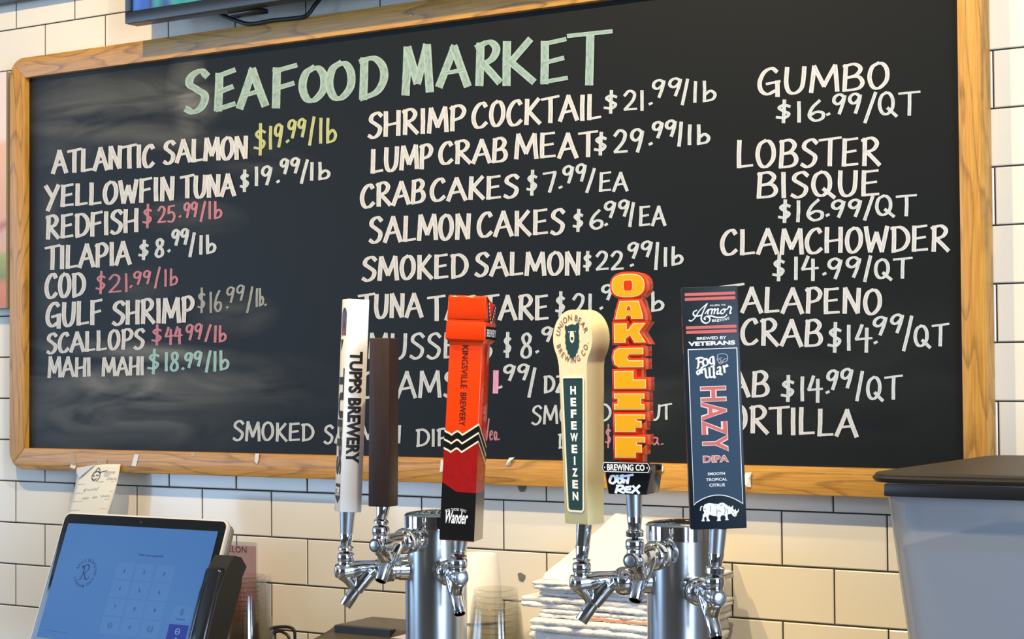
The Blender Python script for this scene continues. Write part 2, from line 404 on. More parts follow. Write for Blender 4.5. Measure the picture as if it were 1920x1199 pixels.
# ---- hand lettering: every glyph is a set of pen strokes in a unit box (x right, y up, cap height 1); '~' rounds the stroke
G = {
 'A': (.8, '0,0 .42,1|.4,1 .8,0|.15,.33 .66,.4'), 'B': (.68, '.06,0 .12,1|~.04,.95 .4,1.02 .6,.84 .46,.6 .16,.5|~.16,.5 .52,.52 .66,.28 .5,.06 .02,0'),
 'C': (.66, '~.6,.84 .48,.99 .25,.9 .07,.62 .05,.3 .18,.04 .42,.02 .64,.18'), 'D': (.74, '.1,0 .12,1|~.0,.95 .4,.99 .68,.76 .72,.42 .5,.12 .04,0'),
 'E': (.64, '.1,1 .07,0|.06,.96 .6,1.02|.1,.5 .54,.56|.03,.02 .62,.06'), 'F': (.62, '.1,1 .07,-.02|.02,.94 .62,1.02|.1,.48 .54,.55'),
 'G': (.74, '~.64,.86 .46,1 .2,.86 .04,.5 .08,.16 .3,.0 .58,.12|.28,.4 .74,.48|.66,.48 .66,-.1'), 'H': (.7, '.08,1 .05,0|.66,1 .63,0|.06,.44 .66,.52'),
 'I': (.2, '.1,1 .1,0'), 'J': (.62, '~.44,1 .44,.4 .36,.08 .18,.0 .04,.12|.1,.98 .84,1.08'), 'K': (.68, '.1,1 .07,0|.62,1 .1,.44|.2,.5 .68,0'),
 'L': (.6, '.1,1 .07,0|.03,.02 .6,.07'), 'M': (.9, '.04,0 .13,1|.13,1 .45,.22|.45,.22 .8,1|.8,1 .88,0'), 'N': (.7, '.06,0 .09,1|.09,1 .6,.02|.6,.02 .66,1'),
 'O': (.7, '~.36,1 .14,.84 .05,.45 .16,.08 .38,.02 .62,.3 .64,.7 .5,.95 .3,.98'), 'P': (.64, '.09,0 .12,1|~.0,.92 .38,1.02 .62,.82 .5,.54 .14,.42'),
 'Q': (.78, '~.36,1 .14,.84 .05,.45 .16,.1 .38,.04 .6,.3 .62,.7 .48,.95 .3,.98|.4,.3 .78,-.06'), 'R': (.7, '.09,0 .12,1|~.0,.93 .38,1.02 .6,.84 .48,.6 .16,.48|.2,.5 .7,0'),
 'S': (.62, '~.62,.86 .44,1 .18,.9 .12,.7 .34,.54 .56,.36 .48,.1 .24,-.02 .02,.08'), 'T': (.66, '.36,1 .35,0|-.06,.95 .76,1.04'),
 'U': (.68, '~.07,1 .05,.4 .15,.06 .36,.0 .56,.2 .62,.6 .64,1'), 'V': (.7, '.02,1 .32,0|.32,0 .68,1'), 'W': (.92, '.02,1 .2,0|.2,0 .46,.76|.46,.76 .68,0|.68,0 .9,1'),
 'X': (.7, '.03,1 .66,0|.62,1 .03,0'), 'Y': (.7, '.02,1 .36,.48|.7,1 .14,-.2'), 'Z': (.66, '.06,.98 .62,1|.62,1 .06,.02|.04,.02 .7,.04'),
 '1': (.24, '.12,1 .12,0'), '2': (.64, '~.05,.76 .28,1 .54,.86 .46,.5 .06,.04|.04,.03 .64,.06'), '4': (.72, '.3,1 .05,.44|.03,.42 .74,.46|.52,.86 .5,-.1'),
 '5': (.62, '.14,.98 .58,1.02|.14,.98 .1,.56|~.1,.56 .4,.62 .58,.36 .4,.04 .04,.06'), '6': (.58, '~.4,1 .16,.66 .06,.26 .24,.0 .48,.1 .5,.36 .3,.44 .1,.3'),
 '7': (.6, '.0,.93 .6,1|.6,1 .3,0'), '8': (.56, '~.5,.86 .32,1 .12,.86 .2,.6 .46,.4 .48,.12 .26,0 .06,.14 .16,.42 .44,.64 .5,.86'),
 '9': (.62, '~.54,.88 .34,1 .12,.88 .08,.64 .26,.5 .48,.66 .58,.92 .5,.5 .34,.0'), '$': (.6, '~.56,.72 .32,.8 .12,.68 .3,.52 .52,.38 .36,.2 .02,.24|.34,1.02 .3,-.02'),
 '/': (.42, '.4,1 .02,0'), '.': (.2, '.02,.03 .16,.07'), 'l': (.22, '.1,1 .08,0'), 'b': (.52, '.08,1 .08,.06|~.1,.34 .32,.52 .5,.34 .4,.1 .04,.02'),
 'e': (.5, '~.06,.3 .4,.4 .38,.58 .16,.56 .06,.3 .2,.04 .46,.12'), 'a': (.52, '~.42,.5 .2,.56 .06,.28 .2,.04 .4,.3 .44,.52 .42,.2 .52,.04'), ' ': (.36, ''),
}
def glyph_strokes(ch):
    w, s = G[ch]; out = []
    for part in s.split('|'):
        if not part: continue
        sm = part.startswith('~'); pts = [tuple(float(v) for v in q.split(',')) for q in part.lstrip('~').split()]
        out.append((pts, sm))
    return w, out
def pen(strokes2d, thick, thin, put, name, mat_, parent, nib=-8., lift_dir=Vector((0, -1, 0)), step_=.00002):
    """sweep a chisel nib along 2-D strokes (photo-sized units) and lay the paint with put(x, y)"""
    V, Fc, UV = [], [], []
    up_ = 0
    na = math.radians(nib)
    for pts in strokes2d:
        P = [Vector(p) for p in pts]
        if len(P) < 2: continue
        D = [(P[min(i + 1, len(P) - 1)] - P[max(i - 1, 0)]).normalized() for i in range(len(P))]
        up_ += step_; L_ = 0; base = len(V); h = random.randint(0, 90)
        # small overshoot so ends are cut square
        P[0] = P[0] - D[0] * thin * .35; P[-1] = P[-1] + D[-1] * thin * .35
        for i, (p, d) in enumerate(zip(P, D)):
            up_ += step_ * .06
            if i: L_ += (P[i] - P[i - 1]).length
            w = thin + (thick - thin) * abs(d.x * math.sin(na) - d.y * math.cos(na))
            n = Vector((-d.y, d.x)) * w * .5
            V.append(put(*(p + n)) + lift_dir * up_); V.append(put(*(p - n)) + lift_dir * up_)
            UV.append((.001 + h, L_ + h)); UV.append((.999 + h, L_ + h))
        for i in range(len(P) - 1):
            k = base + 2 * i; Fc.append((k, k + 1, k + 3, k + 2))
    me = bpy.data.meshes.new(name); me.from_pydata([tuple(v) for v in V], [], Fc)
    ul = me.uv_layers.new(name='UVMap')
    for poly in me.polygons:
        for li in poly.loop_indices: ul.data[li].uv = UV[me.loops[li].vertex_index]
    return link(name, me, mat_, parent)
def layout(text, x0, y0, x1, y1, h0, h1=None, jit=.02):
    """strokes of a word in photo pixels, baseline from (x0,y0) to (x1,y1), cap height h"""
    h1 = h1 or h0; S = []; x = 0; gap_ = .16; pad = .055 * h0
    if x1 - x0 > 3 * pad: x0 += pad; x1 -= pad
   
    for ch in text:
        w, st = glyph_strokes(ch); dy = random.uniform(-jit, jit); sx = random.uniform(.95, 1.05); sl = random.uniform(-.02, .02)
        for pts, sm in st:
            q = [(x + px * sx + sl * py, py + dy) for px, py in pts]
            S.append((q, sm))
        x += w * sx + gap_
    lo = min(p[0] for q, _ in S for p in q); hi = max(p[0] for q, _ in S for p in q)
    out = []
    for q, sm in S:
        pts = []
        for px, py in q:
            t = (px - lo) / (hi - lo) if hi - lo > 1e-6 else 0
            h = h0 + (h1 - h0) * t
            pts.append((x0 + (x1 - x0) * t, y0 + (y1 - y0) * t - py * h))
        pts = [tuple(v) for v in catmull([Vector((a, b, 0)) for a, b in pts], 6)] if sm else pts
        pts = [(p[0], p[1]) for p in pts]
        if not sm:   # a straight stroke still wobbles a little
            (ax, ay), (bx, by) = pts; w = random.uniform(-.6, .6)
            pts = [(ax, ay), ((ax + bx) / 2 + w, (ay + by) / 2), (bx, by)]
        out.append(pts)
    return out
lift = [0]
def chalk_words(words, mat_, thick, thin, label=None):
    S = []
    for w in words: S += layout(*w)
    lift[0] += 1; y = BD - .0003 - .00001 * (lift[0] % 9)
    o = pen(S, thick, thin, lambda px, py: lb(on_y(px, py, y)), 'chalk_lettering', mat_, cb)
    if label: o['label'] = label
    return o
CW_ = chalk('white chalk marker', (.67, .665, .65), .97); CP = chalk('white price marker', (.62, .66, .66), .85); CT = chalk('mint chalk marker', (.34, .47, .42), .85)
CY = chalk('yellow green chalk', (.52, .55, .24), .85); CK = chalk('pink chalk', (.56, .22, .27), .85); CH = chalk('bright pink chalk', (.85, .36, .55), 1.0)
CB = chalk('pale teal chalk', (.36, .56, .54), .85); CG = chalk('faint grey chalk', (.36, .37, .35), .8)
def price(ws, m_=None, thick=6, thin=3.7, label=None): return chalk_words(ws, m_ or CP, thick, thin, label)
# heading
chalk_words([('S', 345, 211, 392, 206, 74), ('E', 403, 208, 443, 200, 66), ('A', 446, 203, 501, 198, 69), ('F', 510, 200, 559, 194, 70), ('O', 564, 190, 611, 186, 62),
             ('O', 614, 187, 662, 184, 67), ('D', 672, 185, 724, 180, 74), ('M', 756, 177, 811, 171, 86), ('A', 820, 162, 881, 161, 73), ('R', 890, 161, 941, 155, 76),
             ('K', 946, 160, 1005, 154, 79), ('E', 1014, 157, 1067, 152, 76), ('T', 1061, 157, 1152, 157, 95)], CT, 15.5, 7.5, 'mint green chalk heading')
# left list
chalk_words([('ATLANTIC', 97, 325, 290, 312, 41), ('SALMON', 306, 307, 464, 297, 41)], CW_, 8.2, 4.2)
price([('$', 474, 291, 500, 289, 56), ('19', 505, 279, 531, 275, 42), ('.', 536, 268, 543, 266, 30), ('99', 540, 259, 574, 256, 33), ('/', 578, 271, 592, 271, 52), ('lb', 599, 269, 632, 267, 46)], CY, 5.6, 3.6, 'yellow green chalk price')
chalk_words([('YELLOWFIN', 84, 388, 326, 375, 38, 43), ('TUNA', 337, 372, 442, 366, 40)], CW_, 8.2, 4.2)
price([('$', 449, 358, 467, 357, 38), ('19', 479, 348, 510, 346, 34), ('.', 518, 342, 525, 341, 30), ('99', 526, 326, 562, 323, 27), ('/', 563, 343, 579, 343, 43), ('lb', 583, 338, 619, 336, 32)])
chalk_words([('REDFISH', 85, 448, 259, 435, 42)], CW_, 7.9, 4.2)
price([('$', 266, 427, 286, 426, 42), ('25', 295, 418, 329, 416, 30), ('.', 335, 408, 341, 407, 28), ('99', 345, 408, 371, 406, 27), ('/', 375, 416, 387, 416, 37), ('lb', 392, 411, 417, 409, 32)], CK, 4.6, 3.0, 'pink chalk price')
chalk_words([('TILAPIA', 83, 506, 246, 496, 42)], CW_, 7.9, 4.2)
price([('$', 259, 487, 279, 486, 34), ('8', 291, 482, 307, 481, 33), ('.', 314, 473, 320, 472, 28), ('99', 323, 461, 354, 457, 28), ('/', 354, 482, 367, 482, 44), ('lb', 375, 476, 405, 474, 34)])
chalk_words([('COD', 85, 560, 160, 555, 45, 42)], CW_, 7.9, 4.2)
price([('$', 178, 551, 199, 550, 40), ('21', 203, 549, 239, 547, 33), ('.', 243, 540, 249, 538, 28), ('99', 251, 534, 283, 532, 24), ('/', 289, 541, 302, 541, 39), ('lb', 309, 537, 334, 535, 31)], CK, 4.4, 2.9, 'pink chalk price')
chalk_words([('GULF', 87, 613, 193, 606, 43), ('SHRIMP', 210, 609, 364, 604, 42, 46)], CW_, 7.9, 4.2)
price([('$', 369, 586, 386, 585, 44), ('16', 393, 586, 416, 583, 38), ('.', 424, 579, 429, 578, 28), ('99', 425, 568, 459, 562, 28), ('/', 461, 587, 476, 587, 48), ('lb.', 480, 575, 501, 573, 33)], CG, 4.2, 2.8, 'thin grey chalk price')
chalk_words([('SCALLOPS', 87, 663, 272, 653, 36)], CW_, 7, 3.7)
price([('$', 283, 647, 304, 646, 36), ('44', 309, 644, 343, 642, 29), ('99', 349, 638, 380, 636, 28), ('/', 384, 641, 397, 641, 31), ('lb', 402, 642, 425, 641, 30)], CK, 4.8, 3.1, 'pink chalk price')
chalk_words([('MAHI', 90, 708, 169, 705, 38, 33), ('MAHI', 192, 705, 269, 703, 33)], CW_, 6.2, 4)
price([('$', 275, 700, 300, 699, 44), ('18', 310, 696, 335, 695, 34), ('.', 341, 694, 346, 693, 28), ('99', 347, 690, 379, 686, 27), ('/', 385, 698, 397, 698, 39), ('lb', 401, 696, 430, 694, 36)], CB, 5.4, 3.4, 'pale teal chalk price')
chalk_words([('SMOKED', 436, 826, 589, 827, 36, 30), ('SALMON', 607, 831, 752, 831, 33, 32), ('DIP', 780, 837, 843, 836, 31)], CP, 5.2, 3.8)
price([('/', 910, 826, 919, 826, 40), ('ea.', 917, 827, 938, 826, 30)], CK, 2.6, 2.0, 'thin pink chalk note')
# middle list
chalk_words([('SHRIMP', 689, 258, 873, 243, 45), ('COCKTAIL', 886, 240, 1129, 222, 46)], CW_, 8.2, 4.2)
price([('$', 1131, 211, 1158, 210, 40), ('21', 1169, 207, 1206, 206, 36), ('.', 1216, 197, 1224, 196, 30), ('99', 1224, 183, 1278, 178, 32), ('/', 1277, 197, 1292, 197, 47), ('lb', 1301, 192, 1343, 190, 38)])
chalk_words([('LUMP', 695, 324, 811, 314, 43), ('CRAB', 824, 308, 951, 303, 40, 44), ('MEAT', 966, 297, 1123, 294, 45)], CW_, 8.2, 4.2)
price([('$', 1113, 290, 1138, 289, 40), ('29', 1150, 286, 1207, 285, 42), ('.', 1216, 272, 1224, 271, 30), ('99', 1224, 259, 1268, 255, 29), ('/', 1271, 274, 1280, 274, 44), ('lb', 1291, 271, 1331, 270, 36)], CP, 6.6, 4)
chalk_words([('CRAB', 677, 390, 797, 379, 42), ('CAKES', 808, 377, 974, 370, 41)], CW_, 8.2, 4.2)
price([('$', 986, 366, 1008, 365, 44), ('7', 1017, 361, 1043, 360, 37), ('.', 1047, 353, 1055, 352, 30), ('99', 1056, 343, 1099, 339, 31), ('/', 1098, 361, 1117, 361, 44), ('EA', 1123, 359, 1178, 357, 34)])
chalk_words([('SALMON', 691, 455, 882, 447, 46), ('CAKES', 896, 444, 1060, 438, 45)], CW_, 8.2, 4.2)
price([('$', 1073, 434, 1094, 433, 39), ('6', 1106, 429, 1130, 428, 34), ('.', 1133, 423, 1140, 422, 30), ('99', 1134, 408, 1180, 404, 29), ('/', 1181, 425, 1188, 425, 44), ('EA', 1198, 424, 1249, 423, 35)])
chalk_words([('SMOKED', 678, 526, 877, 520, 43), ('SALMON', 890, 517, 1088, 516, 42)], CW_, 8.2, 4.2)
price([('$', 1093, 507, 1109, 506, 34), ('22', 1117, 507, 1170, 505, 34), ('.', 1181, 500, 1189, 499, 30), ('99', 1178, 485, 1223, 480, 28), ('/', 1227, 505, 1236, 505, 50), ('lb', 1246, 499, 1281, 497, 34)])
chalk_words([('TUNA', 670, 596, 793, 594, 43), ('TARTARE', 800, 601, 1030, 599, 44)], CW_, 7.9, 4.2)
price([('$', 1040, 594, 1060, 593, 44), ('21', 1073, 593, 1109, 592, 40), ('.', 1124, 580, 1131, 579, 30), ('99', 1129, 562, 1178, 559, 27), ('/', 1182, 590, 1196, 590, 46), ('lb', 1205, 584, 1245, 583, 36)])
chalk_words([('MUSSELS', 691, 672, 925, 672, 46)], CP, 6.6, 4)
price([('$', 943, 670, 959, 669, 44), ('8', 976, 671, 997, 670, 45), ('.', 1004, 662, 1011, 661, 30), ('99', 1017, 641, 1062, 638, 26), ('/', 1066, 668, 1080, 668, 48), ('lb', 1090, 662, 1125, 661, 38)])
chalk_words([('CLAMS', 674, 747, 862, 743, 48)], CP, 6.8, 4.2)
price([('$', 872, 742, 896, 741, 46), ('1', 929, 737, 930, 737, 40)], CH, 10, 5, 'bright pink chalk price')
price([('.', 934, 728, 942, 727, 30), ('99', 945, 714, 992, 711, 28), ('/', 989, 745, 1006, 745, 54), ('DZ', 1019, 737, 1062, 736, 30)])
chalk_words([('SMOKED', 996, 796, 1146, 791, 34, 32), ('TROUT', 1157, 792, 1261, 786, 27)], CP, 4.6, 3.2)
price([('DIP', 1046, 841, 1100, 840, 26)], CP, 4, 3)
price([('$', 1133, 840, 1147, 840, 42), ('9', 1160, 838, 1180, 838, 30), ('ea.', 1205, 836, 1245, 835, 26)], CK, 2.8, 2.2, 'thin pink chalk note')
# right list
chalk_words([('GUMBO', 1422, 178, 1666, 166, 48)], CW_, 8.3, 4.2)
price([('$', 1454, 230, 1483, 229, 40), ('16', 1496, 229, 1545, 226, 37), ('.', 1549, 216, 1557, 215, 30), ('99', 1562, 214, 1615, 211, 36), ('/', 1619, 230, 1645, 230, 56), ('QT', 1647, 216, 1727, 216, 42)], CP, 6.6, 3.9)
chalk_words([('LOBSTER', 1381, 315, 1652, 309, 50)], CW_, 8.3, 4.2)
chalk_words([('BISQUE', 1418, 370, 1650, 367, 46)], CW_, 8.3, 4.2)
price([('$', 1458, 417, 1483, 416, 40), ('16', 1494, 415, 1543, 413, 38), ('.', 1548, 405, 1556, 404, 30), ('99', 1560, 408, 1615, 405, 31), ('/', 1619, 412, 1639, 412, 44), ('QT', 1642, 404, 1720, 404, 37)], CP, 6.6, 3.9)
chalk_words([('CLAMCHOWDER', 1352, 478, 1781, 470, 46)], CW_, 8.3, 4.2)
price([('$', 1447, 526, 1472, 525, 46), ('14', 1490, 524, 1536, 522, 41), ('.', 1542, 516, 1550, 515, 30), ('99', 1553, 522, 1614, 520, 37), ('/', 1619, 527, 1635, 527, 47), ('QT', 1640, 522, 1712, 522, 36)], CP, 6.6, 3.9)
chalk_words([('J', 1338, 586, 1397, 584, 47), ('ALAPENO', 1389, 585, 1652, 589, 46)], CW_, 8.3, 4.2)
chalk_words([('CRAB', 1390, 645, 1542, 650, 48)], CW_, 8.3, 4.2)
price([('$', 1550, 659, 1579, 658, 53), ('14', 1589, 656, 1637, 655, 46), ('.', 1638, 645, 1646, 644, 30), ('99', 1638, 630, 1694, 622, 33), ('/', 1691, 658, 1713, 658, 64), ('QT', 1714, 650, 1781, 649, 39)], CP, 6.6, 3.9)
chalk_words([('CRAB', 1292, 743, 1442, 745, 46)], CW_, 8.3, 4.2)
price([('$', 1463, 752, 1490, 751, 46), ('14', 1502, 751, 1544, 750, 44), ('.', 1548, 738, 1556, 737, 30), ('99', 1551, 732, 1599, 726, 35), ('/', 1604, 752, 1620, 752, 54), ('QT', 1625, 749, 1694, 748, 42)], CP, 6.6, 3.9)
chalk_words([('TORTILLA', 1325, 807, 1609, 820, 49)], CW_, 8.3, 4.2)
# ---------------------------------------------------------------- things on and beside the wall
def at(p): return Matrix.Translation(Vector(p))
def facing(p, right, up=Vector((0, 0, 1))):
    """object axes: x = right, z = up, -y = out of the face"""
    z = up.normalized(); x = (right - z * right.dot(z)).normalized(); y = z.cross(x)
    M = Matrix.Identity(4)
    for i in range(3): M[i][0] = x[i]; M[i][1] = y[i]; M[i][2] = z[i]; M[i][3] = p[i]
    return M
# television over the board
BEZ = mat('television bezel', (.010, .012, .014), .35)
p0 = on_y(234, 45, -.10)
tv = empty('television', at((p0.x, -.10, p0.z)), 'black framed television with a blue and green picture above the chalkboard', 'television')
TVW, TVH = 1.05, .60
bm = bmesh.new()
for x0, x1, z0, z1 in ((0, TVW, 0, .021), (0, TVW, TVH - .016, TVH), (0, .016, .021, TVH - .016), (TVW - .016, TVW, .021, TVH - .016)):
    add_box(bm, x0, x1, 0, .03, z0, z1, .0015)
bobj('bezel', bm, BEZ, tv, True, 40)
box('back_shell', .02, TVW - .02, .03, .062, .02, TVH - .02, BLACKP, tv, .006)
PIC = glowing('television picture', (.1, .2, .6), .9)
def picture():
    nt, N, L, b = nodes(PIC)
    tc = N('ShaderNodeTexCoord'); mp = N('ShaderNodeMapping'); mp.inputs['Scale'].default_value = (9, 1, 3); L(tc.outputs['Object'], mp.inputs[0])
    nz = N('ShaderNodeTexNoise'); nz.inputs['Scale'].default_value = 1.3; nz.inputs['Detail'].default_value = 2; L(mp.outputs[0], nz.inputs[0])
    cr = N('ShaderNodeValToRGB'); e = cr.color_ramp.elements
    e[0].position = .3; e[0].color = (.10, .38, .95, 1); e[1].position = .7; e[1].color = (.02, .30, .28, 1)
    for q, c in ((.42, (.05, .16, .55, 1)), (.5, (.04, .06, .26, 1)), (.58, (.06, .36, .34, 1))): x = e.new(q); x.color = c
    L(nz.outputs[0], cr.inputs[0]); L(cr.outputs[0], b.inputs['Emission Color'])
picture()
box('screen', .015, TVW - .015, .004, .012, .02, TVH - .015, PIC, tv)
box('wall_bracket', .42, .62, .062, .099, .2, .4, BLACKP, tv)
bm = bmesh.new(); pb = on_y(454, 18, -.07) - p0 - Vector((0, .03, 0))
add_box(bm, pb.x - .035, pb.x + .035, .032, .058, -.0045, .004, .003); bobj('sensor_lip', bm, BLACKP, tv, True, 40)
# the neighbour television whose lower corner shows at the very top left
q0 = on_y(0, 8, -.022)
tv2 = empty('television', at((q0.x - .72, -.022, q0.z + .001)), 'black television at the top left corner, only its lower edge showing', 'television')
bm = bmesh.new(); add_box(bm, 0, .98, 0, .014, 0, .56, .002); bobj('bezel', bm, BEZ, tv2, True, 40)
box('screen', .016, .964, -.0006, .004, .021, .544, PIC, tv2)
box('back_shell', .02, .96, .014, .0205, .02, .54, BLACKP, tv2, .002)
# its flat black lead
pts = [on_y(px, py, y) for px, py, y in ((388, -6, -.026), (404, 17, -.028), (420, 29, -.032), (440, 37.5, -.036), (462, 44.5, -.038), (480, 44, -.038), (510, 38.5, -.038), (545, 35, -.038), (570, 31.5, -.037), (580, 24, -.034), (590, 10, -.03), (603, -8, -.028), (612, -40, -.03))]
bm = bmesh.new(); add_tube(bm, catmull(pts, 6), .0036, 10)
props(bobj('power_cable', bm, RUBBER, None, True, 50), 'black cable sagging from the television onto the top of the board frame', 'cable')
# canvas print at the left edge
POST = mat('food print', (.8, .6, .5), .45)
def food():
    nt, N, L, b = nodes(POST)
    tc = N('ShaderNodeTexCoord'); sp = N('ShaderNodeSeparateXYZ'); L(tc.outputs['Object'], sp.inputs[0])
    nz = N('ShaderNodeTexNoise'); nz.inputs['Scale'].default_value = 14; nz.inputs['Detail'].default_value = 3; L(tc.outputs['Object'], nz.inputs[0])
    ad = N('ShaderNodeMath', operation='MULTIPLY_ADD'); ad.inputs[1].default_value = .07; L(nz.outputs[0], ad.inputs[0]); L(sp.outputs[2], ad.inputs[2])
    mr = N('ShaderNodeMapRange'); mr.inputs[1].default_value = .035; mr.inputs[2].default_value = .455; L(ad.outputs[0], mr.inputs[0])
    cr = N('ShaderNodeValToRGB'); e = cr.color_ramp.elements
    e[0].position = 0; e[0].color = (.16, .26, .30, 1); e[1].position = 1; e[1].color = (.80, .64, .58, 1)
    for q, c in ((.03, (.55, .15, .05, 1)), (.08, (.6, .2, .08, 1)), (.12, (.2, .22, .05, 1)), (.2, (.32, .36, .08, 1)), (.24, (.62, .36, .26, 1)), (.34, (.62, .36, .27, 1)), (.38, (.4, .13, .10, 1)), (.41, (.66, .36, .25, 1)), (.72, (.78, .45, .28, 1)), (.78, (.80, .64, .56, 1))):
        x = e.new(q); x.color = c
    L(mr.outputs[0], cr.inputs[0]); L(cr.outputs[0], b.inputs['Base Color'])
food()
c0, c1 = on_y(11, 578, -.028), on_y(12.5, 134, -.028)
cv = empty('canvas_print', at((c0.x, 0, c0.z)), 'peach and green food picture on a deep canvas left of the chalkboard', 'picture')
hgt = c1.z - c0.z
box('stretched_canvas', -.5, 0, -.028, -.0275, 0, hgt, POST, cv)
box('canvas_side', -.4995, -.0003, -.0274, -.0005, .0005, hgt - .0005, noisy(mat('raw canvas edge', (.33, .29, .23), .8), 200, .2), cv)
for py in (210, 287, 363, 440, 516):
    z = on_y(15, py, -.014).z - c0.z
    box('staple', -.001, .0006, -.018, -.009, z - .0014, z + .0014, INK, cv)
# ---- order slip taped to the frame
PAPER = mat('cream paper', (.80, .75, .62), .8)
def slip_pt(u, v):
    """u across, v down the slip (0 top .. 1 lower end); hangs a little off the wall"""
    yy = -.0362 - .030 * v ** 1.3 - .006 * math.sin(PI * min(1, max(0, u))) * (1 - v) - .003 * math.sin(5 * v)
    L0, R0, L1, R1 = (146, 879), (226, 871), (114, 1010), (189, 1008)
    bow = 5 * math.sin(PI * v) * (1 - v)
    top = -3.0 * math.sin(PI * u) * (1 - v)
    x = (L0[0] + (R0[0] - L0[0]) * u) * (1 - v) + (L1[0] + (R1[0] - L1[0]) * u) * v + bow
    y = (L0[1] + (R0[1] - L0[1]) * u) * (1 - v) + (L1[1] + (R1[1] - L1[1]) * u) * v + top
    return on_y(x, y, yy)
so = empty('order_slip', at(slip_pt(.5, 0)), 'handwritten cream order slip taped to the lower frame above the tablet', 'paper slip')
V = []; Fc = []; NU, NV = 10, 24
for j in range(NV + 1):
    for i in range(NU + 1): V.append(slip_pt(i / NU, j / NV) - so.location)
for j in range(NV):
    for i in range(NU): a = j * (NU + 1) + i; Fc.append((a, a + 1, a + NU + 2, a + NU + 1))
so_paper = pyobj('paper', V, Fc, PAPER, so, True)
sl = so_paper.modifiers.new('thickness', 'SOLIDIFY'); sl.thickness = .0003; sl.offset = 1
# the folded-over corner, a shallow flap
fl = [slip_pt(0, 0) + Vector((-.002, -.001, .001)), slip_pt(.42, .0) + Vector((0, -.002, .001)), slip_pt(.10, .145) + Vector((0, -.004, 0)), slip_pt(.0, .07) + Vector((-.001, -.0015, 0))]
pyobj('turned_corner', [p - so.location for p in fl], [(0, 1, 2, 3)], mat('back of the paper', (.62, .62, .66), .8), so)
def slip_put(px, py): return slip_pt(px, py) + Vector((0, -.0007, 0)) - so.location
def S2(*P, n=5): return [(v.x, v.y) for v in catmull([Vector((a, b, 0)) for a, b in P], n)]
def ring(cx, cy, rx, ry, a0=0, a1=360, n=16): return [(cx + rx * math.cos(math.radians(a0 + (a1 - a0) * k / n)), cy + ry * math.sin(math.radians(a0 + (a1 - a0) * k / n))) for k in range(n + 1)]
def scribble(x0, x1, y, h, n, seed):
    r = random.Random(seed); P = []
    for k in range(n): P.append((x0 + (x1 - x0) * k / (n - 1), y + (h if k % 2 else -h) * r.uniform(.3, 1)))
    return S2(*P, n=4)
# printed fish-head mark, rules and address, then pen scribble
mark = [ring(.47, .155, .095, .066, 100, 440), S2((.37, .15), (.41, .11), (.5, .09), (.58, .12)), S2((.43, .10), (.5, .04), (.55, .09)), [(.56, .105), (.72, .085)],
        S2((.39, .18), (.44, .205), (.5, .185)), S2((.40, .14), (.43, .145), (.42, .16)), S2((.47, .135), (.5, .15), (.54, .14))]
pen(mark, .014, .008, slip_put, 'printed_mark', INK, so, nib=0, step_=.00001)
txt = []
for k, (w, y) in enumerate(((.26, .105), (.25, .122), (.16, .142), (.12, .16))): txt.append(scribble(.66, .66 + w, y, .0035, 16, k))
for y, x0, x1 in ((.245, .12, .92), (.37, .12, .95), (.485, .10, .93), (.61, .08, .92), (.735, .06, .9)):
    txt.append([(x0 + .06, y), (x1, y - .006)]); txt.append(scribble(x0 - .05, x0 + .05, y - .006, .005, 8, int(y * 99)))
txt.append(scribble(.52, .68, .236, .005, 12, 5))
pen(txt, .0042, .003, slip_put, 'printed_rules', INK, so, nib=0, step_=.00001)
hand = [scribble(.74, .98, .2, .025, 11, 11), scribble(.25, .58, .335, .02, 11, 12), [(.25, .36), (.27, .31)], [(.55, .35), (.6, .3)],
        scribble(.25, .42, .45, .018, 7, 13), scribble(.5, .62, .445, .018, 6, 14), scribble(.7, .92, .44, .018, 8, 15), [(.14, .69), (.15, .74)], scribble(.26, .31, .7, .012, 6, 16), scribble(.42, .66, .7, .016, 10, 17), scribble(.7, .95, .69, .02, 10, 18)]
pen(hand, .0055, .004, slip_put, 'handwriting', mat('ballpoint ink', (.10, .10, .12), .6), so, nib=0, step_=.00001)
# ---- scraps of tape and paper left on the frame
TAPEW = mat('white tape scrap', (.78, .76, .74), .55); TAPEC = mat('yellowed clear tape', (.70, .52, .30), .2, Alpha=.34); TORN = noisy(mat('torn paper scrap', (.80, .78, .74), .9), 150, .1)
def scrap(poly, m_, label, y=FD - .0006, fluff=0., group=None):
    r = random.Random(poly[0][0]); c = on_y(sum(p[0] for p in poly) / len(poly), sum(p[1] for p in poly) / len(poly), y)
    bm = bmesh.new(); n = len(poly)
    A = [bm.verts.new(on_y(x, yy, y - r.uniform(0, fluff)) - c) for x, yy in poly]
    mid = bm.verts.new(on_y(sum(p[0] for p in poly) / n, sum(p[1] for p in poly) / n, y - fluff * 1.2) - c)
    for i in range(n): bm.faces.new((A[i], A[(i + 1) % n], mid))
    bm.normal_update()
    bmesh.ops.solidify(bm, geom=bm.faces[:], thickness=.0002)
    o = bobj('tape_scrap', bm, m_); o.location = c
    return props(o, label, 'tape scrap', group)
scrap([(130, 850), (140, 852), (143, 876), (134, 878)], TAPEC, 'yellowed clear tape strip on the frame left of the order slip')
scrap([(133, 871), (143, 875), (140, 880), (131, 877)], PAPER, 'tiny cream paper corner held by tape beside the order slip', FD - .0012)
scrap([(182, 861), (200, 861), (199, 873), (184, 872)], TAPEC, 'clear tape holding the top of the order slip', FD - .0014)
scrap([(252.5, 852), (260.5, 853), (255, 875), (246.5, 874)], TAPEW, 'short slanted white tape strip on the frame right of the order slip')
scrap([(358, 849), (366, 849), (365, 856), (360, 856)], TAPEC, 'smallest clear tape bit on the lower frame under the small grey smudges')
